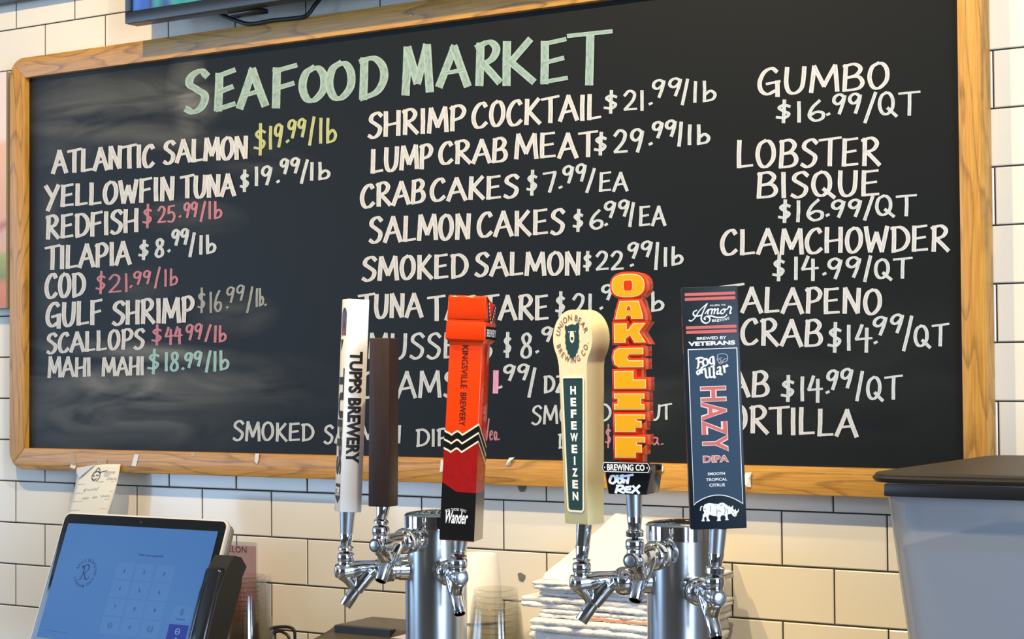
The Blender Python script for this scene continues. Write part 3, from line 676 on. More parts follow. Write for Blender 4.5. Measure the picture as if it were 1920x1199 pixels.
scrap([(478.5, 851), (486, 851), (485, 862), (482, 871), (477.5, 866)], TAPEW, 'white tape drip on the lower frame left of the white tap handle', fluff=.001)
scrap([(826.5, 863), (834, 864), (833, 884), (824.5, 886)], TORN, 'white paper scrap on the frame peeking out left of the red tap handle', fluff=.001)
scrap([(955, 859), (965, 858), (958, 864), (956, 872), (948, 873), (952, 864)], TORN, 'torn white paper tuft on the frame between the red and cream handles', fluff=.004)
scrap([(1398, 887), (1409, 886), (1407, 899), (1408, 914), (1399, 913), (1394, 899)], TORN, 'torn white paper scrap on the frame right of the navy tap handle', fluff=.003)
scrap([(1238, 873), (1244, 876), (1243, 884), (1238, 887)], TORN, 'white paper crumb on the frame right of the black badge handle', fluff=.002)
# ---------------------------------------------------------------- printed lettering
def font_mesh(text, bold=0., shear=0.):
    cu = bpy.data.curves.new('t', 'FONT'); cu.body = text; cu.offset = bold; cu.shear = shear; cu.resolution_u = 3
    ob = bpy.data.objects.new('t', cu); me = bpy.data.meshes.new_from_object(ob)
    V = [(v.co.x, v.co.y) for v in me.vertices]; Fc = [tuple(p.vertices) for p in me.polygons]
    bpy.data.objects.remove(ob); bpy.data.curves.remove(cu); bpy.data.meshes.remove(me)
    return V, Fc
class Ink:
    """collects flat print on a face, then links it as one mesh"""
    def __init__(self): self.V = []; self.F = []; self.k = 0
    def add(self, V, Fc, put):
        b = len(self.V); self.V += [put(*v) for v in V]; self.F += [tuple(i + b for i in f) for f in Fc]
    def text(self, s, x0, x1, z0, z1, put, rot=0, bold=.02, shear=0., only_height=False):
        V, Fc = font_mesh(s, bold, shear)
        lx, hx = min(v[0] for v in V), max(v[0] for v in V); ly, hy = min(v[1] for v in V), max(v[1] for v in V)
        N_ = [((a - lx) / (hx - lx), (b - ly) / (hy - ly)) for a, b in V]
        if rot == -90: P = [(x0 + b * (x1 - x0), z1 - a * (z1 - z0)) for a, b in N_]
        elif rot == 90: P = [(x1 - b * (x1 - x0), z0 + a * (z1 - z0)) for a, b in N_]
        else: P = [(x0 + a * (x1 - x0), z0 + b * (z1 - z0)) for a, b in N_]
        self.add(P, Fc, put)
    def arc(self, s, cx, cz, r, a0, a1, h, put, inward=False, bold=.02, wf=.62):
        """letters round a circle from angle a0 to a1 (degrees); inward = feet point out (lower arc)"""
        V0, _ = font_mesh('H', bold); cap = max(v[1] for v in V0)
        adv = []
        for ch in s:
            if ch == ' ': adv.append((.45, None)); continue
            V, Fc = font_mesh(ch, bold); lx, hx = min(v[0] for v in V), max(v[0] for v in V)
            adv.append(((hx - lx) / cap + .18, (V, Fc, lx, hx)))
        tot = sum(a for a, _ in adv); t = 0
        for a, g in adv:
            mid = (t + a / 2) / tot; t += a
            if not g: continue
            ang = math.radians(a0 + (a1 - a0) * mid); V, Fc, lx, hx = g; P = []
            k = abs(math.radians(a1 - a0)) * r / tot
            for x, y in V:
                u = (x - (lx + hx) / 2) / cap * k; v = y / cap * h
                er = Vector((math.cos(ang), math.sin(ang))); et = Vector((math.sin(ang), -math.cos(ang)))
                q = Vector((cx, cz)) + (er * (r + v) + et * u if not inward else er * (r + h - v) - et * u)
                P.append((q.x, q.y))
            self.add(P, Fc, put)
    def poly(self, P, put):
        self.add([tuple(p) for p in P], [tuple(t) for t in tessellate_polygon([[Vector((x, z, 0)) for x, z in P]])], put)
    def strip(self, P, w, put, closed=False):
        P = [Vector(p) for p in P]; n = len(P); V = []; Fc = []
        for i in range(n):
            a = P[i - 1] if (i or closed) else P[i]; b = P[(i + 1) % n] if (i < n - 1 or closed) else P[i]
            d1 = (P[i] - a).normalized() if (P[i] - a).length else None; d2 = (b - P[i]).normalized() if (b - P[i]).length else None
            d1 = d1 or d2; d2 = d2 or d1
            n1 = Vector((-d1.y, d1.x)); n2 = Vector((-d2.y, d2.x)); q = n1 + n2; k = max(q.dot(n1), .6)
            o = q * (w / 2 / k); V += [tuple(P[i] + o), tuple(P[i] - o)]
        for i in range(n if closed else n - 1):
            j = (i + 1) % n; Fc.append((2 * i, 2 * i + 1, 2 * j + 1, 2 * j))
        self.add(V, Fc, put)
    def make(self, name, m_, parent, label=None):
        o = pyobj(name, self.V, self.F, m_, parent)
        if label: o['label'] = label
        return o

# ---------------------------------------------------------------- beer towers
COL_R = .038
def h_axes(p):
    """level directions at a point as the viewer stands: right, toward the viewer"""
    t = CAM - p; t.z = 0; t.normalize(); return Vector((-t.y, t.x, 0)), t
def faucet_parts(parent, col_axis, ang, zc, r_t):
    """one chrome faucet; ang = heading round the column, 0 straight at the viewer, + to the viewer's right"""
    right, tow = r_t
    d = (tow * math.cos(ang) + right * math.sin(ang)).normalized()
    o = Vector((0, 0, 0)) + d * .112 + Vector((0, 0, zc))          # bonnet axis at body height
    s = Vector((0, 0, 1)).cross(d)
    M = Matrix.Identity(4)
    for i in range(3): M[i][0] = d[i]; M[i][1] = s[i]; M[i][2] = (0, 0, 1)[i]; M[i][3] = o[i]
    # cast body: level barrel, web and the root of the spout flow into each other
    bm = bmesh.new()
    add_tube(bm, [(-.052, 0, 0), (-.042, 0, .001), (-.034, 0, .0025), (-.018, 0, .0025), (-.008, 0, .0005), (.003, 0, -.0005), (.0085, 0, -.0005)], [.0125, .0115, .0092, .0092, .0108, .0112, .0092], 20)
    add_tube(bm, catmull([(-.036, 0, .002), (-.028, 0, -.004), (-.020, 0, -.0135), (-.012, 0, -.0245)], 6), [.0092, .0105, .0100, .0082], 16)
    add_tube(bm, catmull([(.004, 0, -.002), (-.003, 0, -.0085), (-.009, 0, -.0165), (-.0125, 0, -.0245)], 6), [.0098, .0086, .0078, .0072], 16)
    add_tube(bm, [(-.020, 0, .000), (-.013, 0, -.020)], [.0075, .0078], 16)
    add_tube(bm, [(0, 0, -.002), (0, 0, .0125)], .0092, 20)
    bm.transform(M)
    body = bobj('faucet', bm, CHROME, parent, True)
    rm = body.modifiers.new('merge', 'REMESH'); rm.mode = 'VOXEL'; rm.voxel_size = .0008; rm.use_smooth_shade = True
    sm = body.modifiers.new('flow', 'SMOOTH'); sm.iterations = 4; sm.factor = .5
    # spout tip, hollow
    a = Vector((-.0125, 0, -.0225)); e = Vector((.0015, 0, -.0430)); bm = bmesh.new()
    ax = (e - a).normalized(); q = ax.to_track_quat('Z', 'Y').to_matrix().to_4x4(); L_ = (e - a).length
    add_lathe(bm, [(.0076, 0), (.0073, L_ - .0006), (.0068, L_), (.0058, L_), (.0055, L_ - .012), (.0001, L_ - .0125)], 24, M @ Matrix.Translation(a) @ q, cap=False)
    bobj('spout', bm, CHROME, body, True, 40)
    lathe('bonnet', [(.0085, .010), (.0098, .0118), (.0104, .014), (.0104, .019), (.0094, .0212), (.007, .0222), (.0045, .0226)], CHROME, body, 28, M)
    lathe('lever_neck', [(.0034, .020), (.0034, .0265)], RUBBER, body, 14, M)
    Mx = M @ Matrix.Rotation(PI / 2, 4, 'Y')
    lathe('front_plug', [(.0082, .006), (.0086, .0085), (.0086, .0115), (.0078, .0128)], CHROME, body, 24, Mx)
    lathe('plug_face', [(.0056, .0126), (.0056, .0134), (.005, .0137)], SATIN, body, 20, Mx)
    # shank from the column with its coupling
    lathe('shank', [(.0125, -.078), (.0142, -.0775), (.0142, -.066), (.0128, -.0645), (.0128, -.0600), (.0152, -.0585), (.0152, -.0535), (.0158, -.0525), (.0162, -.046), (.0150, -.0415), (.0125, -.0385), (.0105, -.0375)], CHROME, body, 36, Mx)
    return o, M
def tower(px, py, depth, label, heads):
    p = at_depth(px, py, depth); r_t = h_axes(p)
    root = empty('beer_tower', at((p.x, p.y, .91)), label, 'beer tower', 'chrome beer towers')
    top = p.z - .91
    lathe('column', [(COL_R + .012, 0), (COL_R + .012, .004), (COL_R + .004, .008), (COL_R, .012), (COL_R, top - .016)], STEEL, root, 64)
    lathe('cap', [(COL_R + .0006, top - .019), (COL_R + .0012, top - .0185), (COL_R + .0012, top - .0025), (COL_R - .0015, top), (COL_R - .006, top + .0012), (.012, top + .0035), (.001, top + .0037)], CHROME, root, 64)
    out = []
    for ang, zy in heads:
        o, M = faucet_parts(root, None, math.radians(ang), zy - .91, r_t)
        out.append(root.matrix_world @ o)
    return root, out
def z_at(px, py, depth): return at_depth(px, py, depth).z
T1D, T2D = 2.20, 1.98
tw1, bon1 = tower(817, 962, T1D, 'three-faucet chrome beer tower behind the red tap handle',
                  ((-79, z_at(650, 1069, 2.18)), (-35.5, z_at(716, 1022, 2.105)), (14, z_at(857, 1083, 2.09))))
tw2, bon2 = tower(1276, 980, T2D, 'three-faucet chrome beer tower behind the navy tap handle',
                  ((-77, z_at(1095, 1094, 1.955)), (-25.5, z_at(1186, 1051, 1.88)), (18.5, z_at(1349, 1119, 1.875))))

# ---------------------------------------------------------------- tap handles
class Tap:
    """a handle on its lever; drawn in photo pixels of its own depth: x right, z up from the handle's foot"""
    def __init__(self, base, foot, topx, height, yaw, label, ferrule, group='tap handles on the beer towers'):
        # base: world point on the faucet's axis, foot: photo pixel of the handle's lower middle
        dep = (base - CAM).dot(AX[2])
        p = at_depth(foot[0], foot[1], dep); self.s = dep / F; right, tow = h_axes(p)
        up = (Vector((0, 0, 1)) + right * ((topx - foot[0]) / height)).normalized()
        a = math.radians(yaw); x = right * math.cos(a) - tow * math.sin(a) * -1
        x = right * math.cos(a) - tow * math.sin(a)
        self.root = empty('tap_handle', facing(p, x, up), label, 'tap handle', group)
        self.base = base; M = self.root.matrix_world.inverted()
        # the metal stem runs from the handle's foot to the faucet's bonnet
        b = M @ base; f0 = Vector((0, 0, 0)); L_ = (b - f0).length
        q = (b - f0).normalized().to_track_quat('Z', 'Y').to_matrix().to_4x4()
        s = self.s; (r0, h1, r1, h2, r2, m1) = ferrule
        h3 = L_ / s
        if h1: lathe('ferrule', [(r0 * s, -.4 * s), (r1 * s, h1 * s), (r1 * s * .9, (h1 + .3) * s)], m1, self.root, 32, q)
        lathe('lever_cone', [((r1 + .6) * s, h1 * s), ((r1 + .9) * s, (h1 + 1) * s), (r2 * s, h2 * s), (r2 * s * .9, (h2 + .5) * s)], CHROME, self.root, 32, q)
        lathe('lever_nut', [(r2 * s * 1.02, h2 * s), (r2 * s * 1.4, (h2 + 3) * s), (r2 * s * 1.46, (h2 + 4) * s), (r2 * s * 1.46, (h3 - 3) * s), (r2 * s * 1.3, (h3 - 1.6) * s), (r2 * s * .7, (h3 - 1.2) * s)], CHROME, self.root, 8 if False else 32, q)
    def V(self, x, y, z): return Vector((x, y, z)) * self.s
    def front(self, y, lift_=.5): return lambda x, z: Vector((x, y - lift_, z)) * self.s
    def side(self, x, sg, lift_=.5): return lambda u, z: Vector((x + sg * lift_, u * sg, z)) * self.s
    def taper(self, name, W0, W1, D0, D1, z0, z1, m_, bev=1.2, cx=0, cy=0):
        bm = bmesh.new(); s = self.s
        vs = [bm.verts.new(self.V(cx + sx * W / 2, cy + sy * D / 2, z)) for z, W, D in ((z0, W0, D0), (z1, W1, D1)) for sx, sy in ((-1, -1), (1, -1), (1, 1), (-1, 1))]
        for f in ((3, 2, 1, 0), (4, 5, 6, 7), (0, 1, 5, 4), (1, 2, 6, 5), (2, 3, 7, 6), (3, 0, 4, 7)): bm.faces.new([vs[i] for i in f])
        if bev: bmesh.ops.bevel(bm, geom=bm.edges[:], offset=bev * s, segments=2, profile=.5, affect='EDGES')
        return bobj(name, bm, m_, self.root, bool(bev), 40)
def bonnet_top(b): return b + Vector((0, 0, .0236))
CREAM = (.80, .77, .68)
# --- white square handle
GLW = mat('white gloss enamel', (.80, .79, .75), .28)
t = Tap(bonnet_top(bon1[0]), (652, 959.5), 669, 398, 16, 'white square tap handle with black lettering, leftmost on the left tower', (15.2, 41, 12.2, 64, 10, SATIN))
t.taper('handle_body', 41, 41, 41, 41, 0, 398, GLW, 1.0)
k = Ink(); fr = t.front(-20.5)
k.text('TUPPS', -14, 12, 222, 300, fr, -90, .045); k.text('BREWERY', -14, 12, 91, 213, fr, -90, .045)
k.make('front_lettering', INK, t.root)
k = Ink(); sd = t.side(-20.5, -1)
k.text('TUPPS', -17, 15, 68, 268, sd, -90, .05)
k.poly([(-15, 52), (15, 52), (15, 26), (0, 15), (-15, 26)], sd); k.poly([(-13, 300), (-1, 322), (-16, 322)], sd)
k.make('side_lettering', INK, t.root)
k = Ink(); sd = t.side(-20.5, -1, .8); k.text('TUPPS', -12, 12, 29, 46, sd, 0, .03); k.make('shield_lettering', WHITE, t.root)
BLOB = mat('dark printed picture', (.06, .05, .12), .35)
def blob():
    nt, N, L, b = nodes(BLOB); tc = N('ShaderNodeTexCoord'); nz = N('ShaderNodeTexNoise'); nz.inputs['Scale'].default_value = 110; nz.inputs['Detail'].default_value = 1
    L(tc.outputs['Object'], nz.inputs[0]); cr = N('ShaderNodeValToRGB'); e = cr.color_ramp.elements
    e[0].position = .35; e[0].color = (.02, .03, .08, 1); e[1].position = .65; e[1].color = (.30, .06, .10, 1)
    x = e.new(.5); x.color = (.06, .10, .20, 1); L(nz.outputs[0], cr.inputs[0]); L(cr.outputs[0], b.inputs['Base Color'])
blob()
k = Ink(); k.poly([(-15, 330), (15, 330), (15, 368)] + [(15 * math.cos(a), 368 + 14 * math.sin(a)) for a in [PI * i / 10 for i in range(1, 10)]] + [(-15, 368)], t.side(-20.5, -1)); k.make('printed_picture', BLOB, t.root)
# --- plain brown handle
BROWN = noisy(mat('dark stained wood', (.024, .011, .007), .5), 30, .35, .15, stretch=(6, 6, .6))
t = Tap(bonnet_top(bon1[1]), (718.5, 949.5), 722, 315, -27, 'plain dark brown square tap handle beside the white one', (12.5, 0, 12, 24, 9.6, SATIN))
t.taper('handle_body', 42, 42, 42, 42, 0, 315, BROWN, 2.2)
# --- red crayon-like handle
RED = mat('glossy orange red enamel', (.74, .045, .004), .14, spec=.6); DRED = noisy(mat('deep red enamel', (.30, .008, .008), .25), 140, .25); BLK = mat('black enamel', (.008, .008, .009), .2); ZIG = mat('cream band', (.80, .72, .52), .35)
SIL = mat('bare silver side', (.34, .31, .27), .38, .6)
t = Tap(bonnet_top(bon1[2]), (864.5, 1012.5), 888, 455, -14.5, 'orange red square tap handle with stepped head and zigzag bands', (14, 20, 11.5, 27, 10.5, SATIN))
Wd = 66; h_ = Wd / 2
t.taper('handle_body', Wd, 63, Wd, 63, 0, 380, RED, 2.0)
def sleeve(name, zt, zb, m_, lift_):
    """coat round the four sides; zt / zb: heights at the corners front-left, front-right, back-right, back-left"""
    bm = bmesh.new(); n = len(zt[0])
    def ringpts(lst):
        P = []
        C4 = [(-h_, -h_), (h_, -h_), (h_, h_), (-h_, h_)]
        for sidx in range(4):
            a, b_ = C4[sidx], C4[(sidx + 1) % 4]
            for (u, z) in lst[sidx]:
                x = a[0] + (b_[0] - a[0]) * u; y = a[1] + (b_[1] - a[1]) * u
                f = 1 - (3 / 66) * z / 380
                P.append(Vector((x * f + math.copysign(lift_, x) * (abs(x) > h_ - .01), y * f + math.copysign(lift_, y) * (abs(y) > h_ - .01), z)) * t.s)
        return P
    A, B = ringpts(zt), ringpts(zb); VA = [bm.verts.new(p) for p in A]; VB = [bm.verts.new(p) for p in B]; N_ = len(VA)
    for i in range(N_): bm.faces.new((VB[i], VB[(i + 1) % N_], VA[(i + 1) % N_], VA[i]))
    return bobj(name, bm, m_, t.root)
Us = (0, .16, .2, .36, .41, .5, .53, .75, .985)
def zline(u, side):
    """height of the zigzag's upper edge"""
    if side == 0:
        K = ((0, 205), (.17, 200), (.2, 198), (.37, 206), (.41, 205), (.53, 199), (1, 220))
    elif side == 1: K = ((0, 220), (1, 176))
    elif side == 2: K = ((0, 176), (.4, 196), (.6, 190), (1, 205))
    else: K = ((0, 205), (.5, 186), (1, 205))
    for (a, za), (b_, zb) in zip(K, K[1:]):
        if a <= u <= b_: return za + (zb - za) * (u - a) / (b_ - a)
    return K[-1][1]
def band(off): return [[(u, zline(u, sd) + off) for u in Us] for sd in range(4)]
def flat(z): return [[(u, z) for u in Us] for sd in range(4)]
def blackline(): return [[(u, (108 - min(1, u / .42) * 17)) for u in Us], [(u, 91) for u in Us], [(u, 91) for u in Us], [(u, 91 + 17 * max(0, (u - .5) * 2)) for u in Us]]
sleeve('lower_coat', band(-18), blackline(), DRED, .35)
sleeve('black_foot', blackline(), flat(1.5), BLK, .4)
for o1, o2, m_, nm in ((0, -3.6, ZIG, 'cream_zigzag'), (-3.6, -16, BLK, 'black_zigzag'), (-16, -19.6, ZIG, 'cream_zigzag'), (-19.6, -32, BLK, 'black_zigzag'), (-32, -35.6, ZIG, 'cream_zigzag')):
    sleeve(nm, band(o1), band(o2), m_, .6)
k = Ink(); k.text('KINGSVILLE', -6, 6, 284, 364, t.front(-31.8), -90, .012); k.text('BREWERY', -6, 6, 214, 276, t.front(-32), -90, .012); k.make('front_lettering', mat('dark red ink', (.05, .008, .008), .4), t.root)
k = Ink(); k.text('OREGON STYLE LAGER', -5, 6, 200, 362, t.side(31.9, 1), -90, .0); k.make('side_lettering', mat('faded red ink', (.10, .01, .01), .4), t.root)
k = Ink(); k.text('Wander', -23, 20, 32, 56, t.front(-33), 0, .02, .35); k.arc('FOR THOSE WHO', -2, 0, 56, 112, 72, 5, t.front(-33), False, .0); k.make('script_lettering', WHITE, t.root)
k = Ink(); k.poly([(-26, 6), (28, 6), (28, 84), (-26, 84)], t.side(33, 1, .7)); 
# stepped head
t.taper('head_collar', 64, 77, 64, 86, 368, 376, RED, 1.2, 0, 3)
t.taper('head_block', 78, 76, 88, 86, 374, 409, RED, 3, 0, 5)
t.taper('head_neck', 68, 68, 74, 74, 407, 416, RED, 1)
bm = bmesh.new(); prof = [(-37, 414), (-38.5, 418), (-37, 454), (-34, 457), (-20, 457), (-14, 452), (8, 414), (34, 444), (40, 445), (46, 441), (48, 414), (48, 410), (-37, 410)]
for xa, xb in ((-36, 36),):
    A = [bm.verts.new(t.V(xa, y, z)) for y, z in prof]; B = [bm.verts.new(t.V(xb, y, z)) for y, z in prof]; n = len(prof)
    f = [bm.faces.new(A[::-1]), bm.faces.new(B)]
    for i in range(n): bm.faces.new((A[i], A[(i + 1) % n], B[(i + 1) % n], B[i]))
    bmesh.ops.triangulate(bm, faces=f)
bmesh.ops.dissolve_limit(bm, angle_limit=.02, verts=bm.verts, edges=bm.edges)
bmesh.ops.bevel(bm, geom=[e for e in bm.edges if len(e.link_faces) == 2 and e.calc_face_angle(0) > .7], offset=1.3 * t.s, segments=2, profile=.5, affect='EDGES')
bobj('head_crown', bm, RED, t.root, True, 40)
k = Ink(); sd = t.side(36.2, 1, .6)
k.poly([(-24, 455), (-14, 451), (8, 413), (34, 443), (43, 439), (14, 402), (-2, 402)], sd); k.poly([(-35, 377), (45, 377), (45, 401), (-35, 401)], t.side(38.6, 1, .6))
k.make('head_band', BLK, t.root)
k = Ink(); k.text('BREWERY', -31, 41, 382, 396, t.side(38.6, 1, 1.0), 0, .02)
for i in range(6):
    a = i / 5; k.poly([(-15 + 16 * a, 446 - 34 * a), (-10 + 16 * a, 446 - 34 * a), (-11 + 16 * a, 441 - 34 * a), (-16 + 16 * a, 441 - 34 * a)][::-1], t.side(36.2, 1, 1.0)); k.poly([(11 + 24 * a, 408 + 28 * a), (16 + 24 * a, 408 + 28 * a), (16 + 24 * a, 412 + 28 * a), (11 + 24 * a, 412 + 28 * a)][::-1], t.side(36.2, 1, 1.0))
k.make('head_lettering', WHITE, t.root)
# --- cream round-headed handle
CRM = noisy(mat('cream enamel', (.78, .67, .35), .38), 200, .03); GRN = mat('deep green panel', (.010, .042, .042), .5, spec=.2); BRN = mat('brown print', (.20, .065, .03), .5)
t = Tap(bonnet_top(bon2[0]), (1096, 982), 1092, 402, -47, 'cream tap handle with round head and long green panel', (15.5, 42, 13, 66, 11.4, CHROME))
bm = bmesh.new(); R_ = 54; zc = 347
out = [(-32, 0), (32, 0), (37.5, 292)] + [(36 * 1 + 8 * math.sin(q), 292 + 14 * q) for q in (.3, .6)]
a0 = -44
out = [(-32, 0), (32, 0), (37.5, 296)] + [(R_ * math.cos(math.radians(a)), zc + R_ * math.sin(math.radians(a))) for a in range(-44, 225, 8)] + [(-37.5, 296)]
A = [bm.verts.new(t.V(x, -(20.5 + 2.2 * z / 400), z)) for x, z in out]; B = [bm.verts.new(t.V(x, 20.5 + 2.2 * z / 400, z)) for x, z in out]; n = len(out)
f = [bm.faces.new(A), bm.faces.new(B[::-1])]
for i in range(n): bm.faces.new((A[i], B[i], B[(i + 1) % n], A[(i + 1) % n]))
bmesh.ops.bevel(bm, geom=[e for e in f[0].edges] + [e for e in f[1].edges], offset=1.6 * t.s, segments=2, profile=.5, affect='EDGES')
bobj('handle_body', bm, CRM, t.root, True, 40)
def cfront(l): return lambda x, z: Vector((x, -(20.5 + 2.2 * z / 400) - l, z)) * t.s
bm = bmesh.new(); f_ = cfront(1.6)
pan = [(-19.5 + 3, 26), (19.5 - 3, 26), (19.5, 29), (27.5, 270), (25.5, 272.5), (-25.5, 272.5), (-27.5, 270), (-19.5, 29)]
k = Ink(); k.poly(pan, cfront(.7)); k.make('panel', GRN, t.root)
k = Ink(); k.strip(offset_poly(pan, 1.8), 3.4, cfront(1.3), True); o = k.make('panel_rim', mat('pale cream rim', (.82, .78, .58), .35), t.root)
sm = o.modifiers.new('raised', 'SOLIDIFY'); sm.thickness = 1.1 * t.s; sm.offset = 0
k = Ink()
for i, ch in enumerate('HEFEWEIZEN'):
    z = 250 - i * 21.95; w = 2.2 if ch == 'I' else (10.5 if ch == 'W' else 7.8)
    k.text(ch, -w, w, z - 8, z + 8, cfront(1.1), 0, .05)
k.make('panel_lettering', WHITE, t.root)
k = Ink(); k.arc('UNION BEAR', 0, zc - 1, 35, 172, 14, 11, cfront(.6), False, .01); k.arc('BREWING CO.', 0, zc - 1, 34, 192, 352, 11, cfront(.6), True, .01)
k.make('ring_lettering', BRN, t.root)
k = Ink(); bear = [(-20, 368), (-18.5, 373), (-13, 370), (-9, 372), (0, 374), (9, 372), (14, 376), (19, 375), (20, 368), (17.5, 360), (19, 352), (18, 346), (20, 342), (17.5, 337), (18, 331), (14, 325), (13.5, 319), (10, 320), (8, 312), (4.5, 314), (1, 306), (-4, 313), (-7, 311), (-9, 318), (-13, 317), (-14, 325), (-17.5, 327), (-17.5, 335), (-20, 339), (-18.5, 345), (-20, 351), (-17.5, 359)]
k.poly(bear[::-1], cfront(.6)); k.make('bear_emblem', GRN, t.root)
k = Ink(); k.poly([(-5.5, 361), (4.5, 361), (6.5, 349), (5, 341.5), (0, 338), (-5, 341.5), (-6.5, 349)], cfront(.9))
for sx in (-1, 1): k.poly([(sx * 9 - 1.5, 360), (sx * 9 + 1.5, 361.5), (sx * 9 + 1.5, 359), (sx * 9 - 1, 358.3)], cfront(.9))
k.make('bear_muzzle', mat('pale muzzle', (.80, .74, .55), .5), t.root)
k = Ink(); k.poly([(-3.6, 350), (3.6, 350), (3, 345.5), (0, 343), (-3, 345.5)], cfront(1.2)); k.make('bear_nose', GRN, t.root)
# --- stacked-letter handle on a black badge
ORG = mat('glossy orange red', (.66, .04, .004), .16, spec=.6); YEL = mat('amber yellow', (.78, .36, .012), .22); PALE = mat('pale outline', (.80, .62, .28), .35)
t = Tap(bonnet_top(bon2[1]), (1188.5, 925.5), 1188, 415, -20, 'stacked orange and yellow letter tap handle on a black badge', (16.2, 43, 13.6, 68, 12, SATIN))
bm = bmesh.new(); pts = [(-38, 2), (-36, 0), (36, 0), (38, 2), (44, 38), (44, 54), (-44, 54), (-44, 38)]
add_prism(bm, [(x * t.s, z * t.s) for x, z in pts], -36 * t.s, 36 * t.s)
bmesh.ops.dissolve_limit(bm, angle_limit=.02, verts=bm.verts, edges=bm.edges)
bmesh.ops.bevel(bm, geom=[e for e in bm.edges if len(e.link_faces) == 2 and e.calc_face_angle(0) > .5], offset=2 * t.s, segments=2, profile=.5, affect='EDGES')
bobj('badge_base', bm, mat('glossy black resin', (.009, .009, .010), .12), t.root, True, 40)
ban = [(-49, 50), (-44, 41), (44, 40), (49, 50), (44, 60), (-44, 61)]
bm = bmesh.new(); add_prism(bm, [(x * t.s, z * t.s) for x, z in ban], -42 * t.s, -35 * t.s); bobj('banner', bm, BLK, t.root)
k = Ink(); k.strip(offset_poly(ban, -1.6), 1.2, t.front(-42), True); k.text('BREWING CO', -37, 37, 44.5, 56.5, t.front(-42), 0, .03)
for x in (-42, 42): k.poly([(x - 1.2, 49), (x + 1.2, 49), (x + 1.2, 51.4), (x - 1.2, 51.4)], t.front(-42))
k.make('banner_lettering', WHITE, t.root)
PAINT = mat('smeared white paint pen', (.80, .84, .90), .6); pf = t.front(-36.6)
pen([S2((-31, 33), (-34, 24), (-28, 20), (-22, 26), (-25, 34), (-31, 33)), S2((-19, 35), (-17, 22), (-10, 24), (-8, 36)), [(-12, 35), (-6, 22)], [(-4, 34), (12, 37)], [(4, 35), (1, 21)], [(-15, 30), (-2, 26)],
     [(-18, 16), (-22, 3)], S2((-20, 16), (-8, 16), (-10, 10), (-18, 8), (-6, 3)), S2((8, 15), (-2, 13), (-3, 6), (8, 4)), [(-3, 9), (7, 10)], [(12, 16), (24, 3)], [(25, 17), (10, 4)]], 5.2, 3.6, lambda x, z: pf(x, z), 'paint_scrawl', PAINT, t.root, step_=.00002)
W_ = 33
def letter_outline(ch, z0, z1):
    h = z1 - z0; m_ = lambda P: [(x * W_, z0 + z * h) for x, z in P]
    if ch == 'O': return [(W_ * .98 * math.copysign(abs(math.cos(a)) ** .72, math.cos(a)), z0 + h / 2 + h / 2 * math.copysign(abs(math.sin(a)) ** .8, math.sin(a))) for a in [2 * PI * i / 28 for i in range(28)]], [m_([(-.2, .28), (.2, .28), (.26, .4), (.26, .6), (.2, .72), (-.2, .72), (-.26, .6), (-.26, .4)])]
    if ch == 'A': return m_([(-.78, 0), (-.2, 0), (-.12, .2), (.15, .2), (.2, 0), (.86, 0), (.86, .18), (.62, 1), (-.5, 1), (-.66, .5)]), [m_([(-.1, .48), (.16, .48), (.1, .72), (-.02, .72)])]
    if ch == 'K': return m_([(-.86, 0), (-.2, 0), (-.2, .2), (.1, .4), (.36, .0), (1, 0), (.62, .55), (1, 1), (.3, 1), (-.02, .66), (-.12, .66), (-.12, 1), (-.86, 1)]), []
    if ch == 'C': return m_([(-.6, 0), (.86, 0), (.86, .34), (.0, .34), (-.12, .5), (.0, .68), (.86, .68), (.86, 1), (-.6, 1), (-.86, .84), (-.92, .5), (-.86, .16)]), []
    if ch == 'L': return m_([(-.88, 0), (1, 0), (1, .5), (.26, .5), (.26, 1), (-.88, 1)]), []
    if ch == 'I': return m_([(-.9, 0), (.9, 0), (.9, .32), (.7, .32), (.7, .7), (.9, .7), (.9, 1), (-.9, 1), (-.9, .7), (-.68, .7), (-.68, .32), (-.9, .32)]), []
    return m_([(-.86, 0), (.34, 0), (.34, .26), (.72, .26), (.72, .62), (.42, .62), (.42, .76), (.92, .76), (.92, 1), (-.86, 1)]), []
for ch, z0, z1 in (('O', 368, 411), ('A', 327, 360), ('K', 283, 318), ('C', 237, 272), ('L', 197, 229), ('I', 158, 187), ('F', 116, 148), ('F', 68, 106)):
    P, holes = letter_outline(ch, z0, z1); big = offset_poly(P, 4.5)
    bm = bmesh.new(); add_prism(bm, [(x * t.s, z * t.s) for x, z in big], -20 * t.s, 18 * t.s)
    bmesh.ops.dissolve_limit(bm, angle_limit=.02, verts=bm.verts, edges=bm.edges)
    bmesh.ops.bevel(bm, geom=[e for e in bm.edges if len(e.link_faces) == 2 and e.calc_face_angle(0) > .6], offset=1.4 * t.s, segments=2, profile=.5, affect='EDGES')
    L_ = bobj('letter_block', bm, ORG, t.root, True, 40)
    k = Ink(); k.poly(offset_poly(P, .6), t.front(-20, .3)); k.make('letter_outline', PALE, L_)
    k = Ink(); k.poly(offset_poly(P, -1.3), t.front(-20, .7)); k.make('letter_face', YEL, L_)
    if holes:
        k = Ink(); [k.poly(offset_poly(h, 1.4), t.front(-20, .9)) for h in holes]; k.make('letter_outline', PALE, L_)
        k = Ink(); [k.poly(h, t.front(-20, 1.2)) for h in holes]; k.make('letter_counter', ORG, L_)
t.taper('letter_spine', 46, 46, 26, 26, 52, 400, ORG, 1)
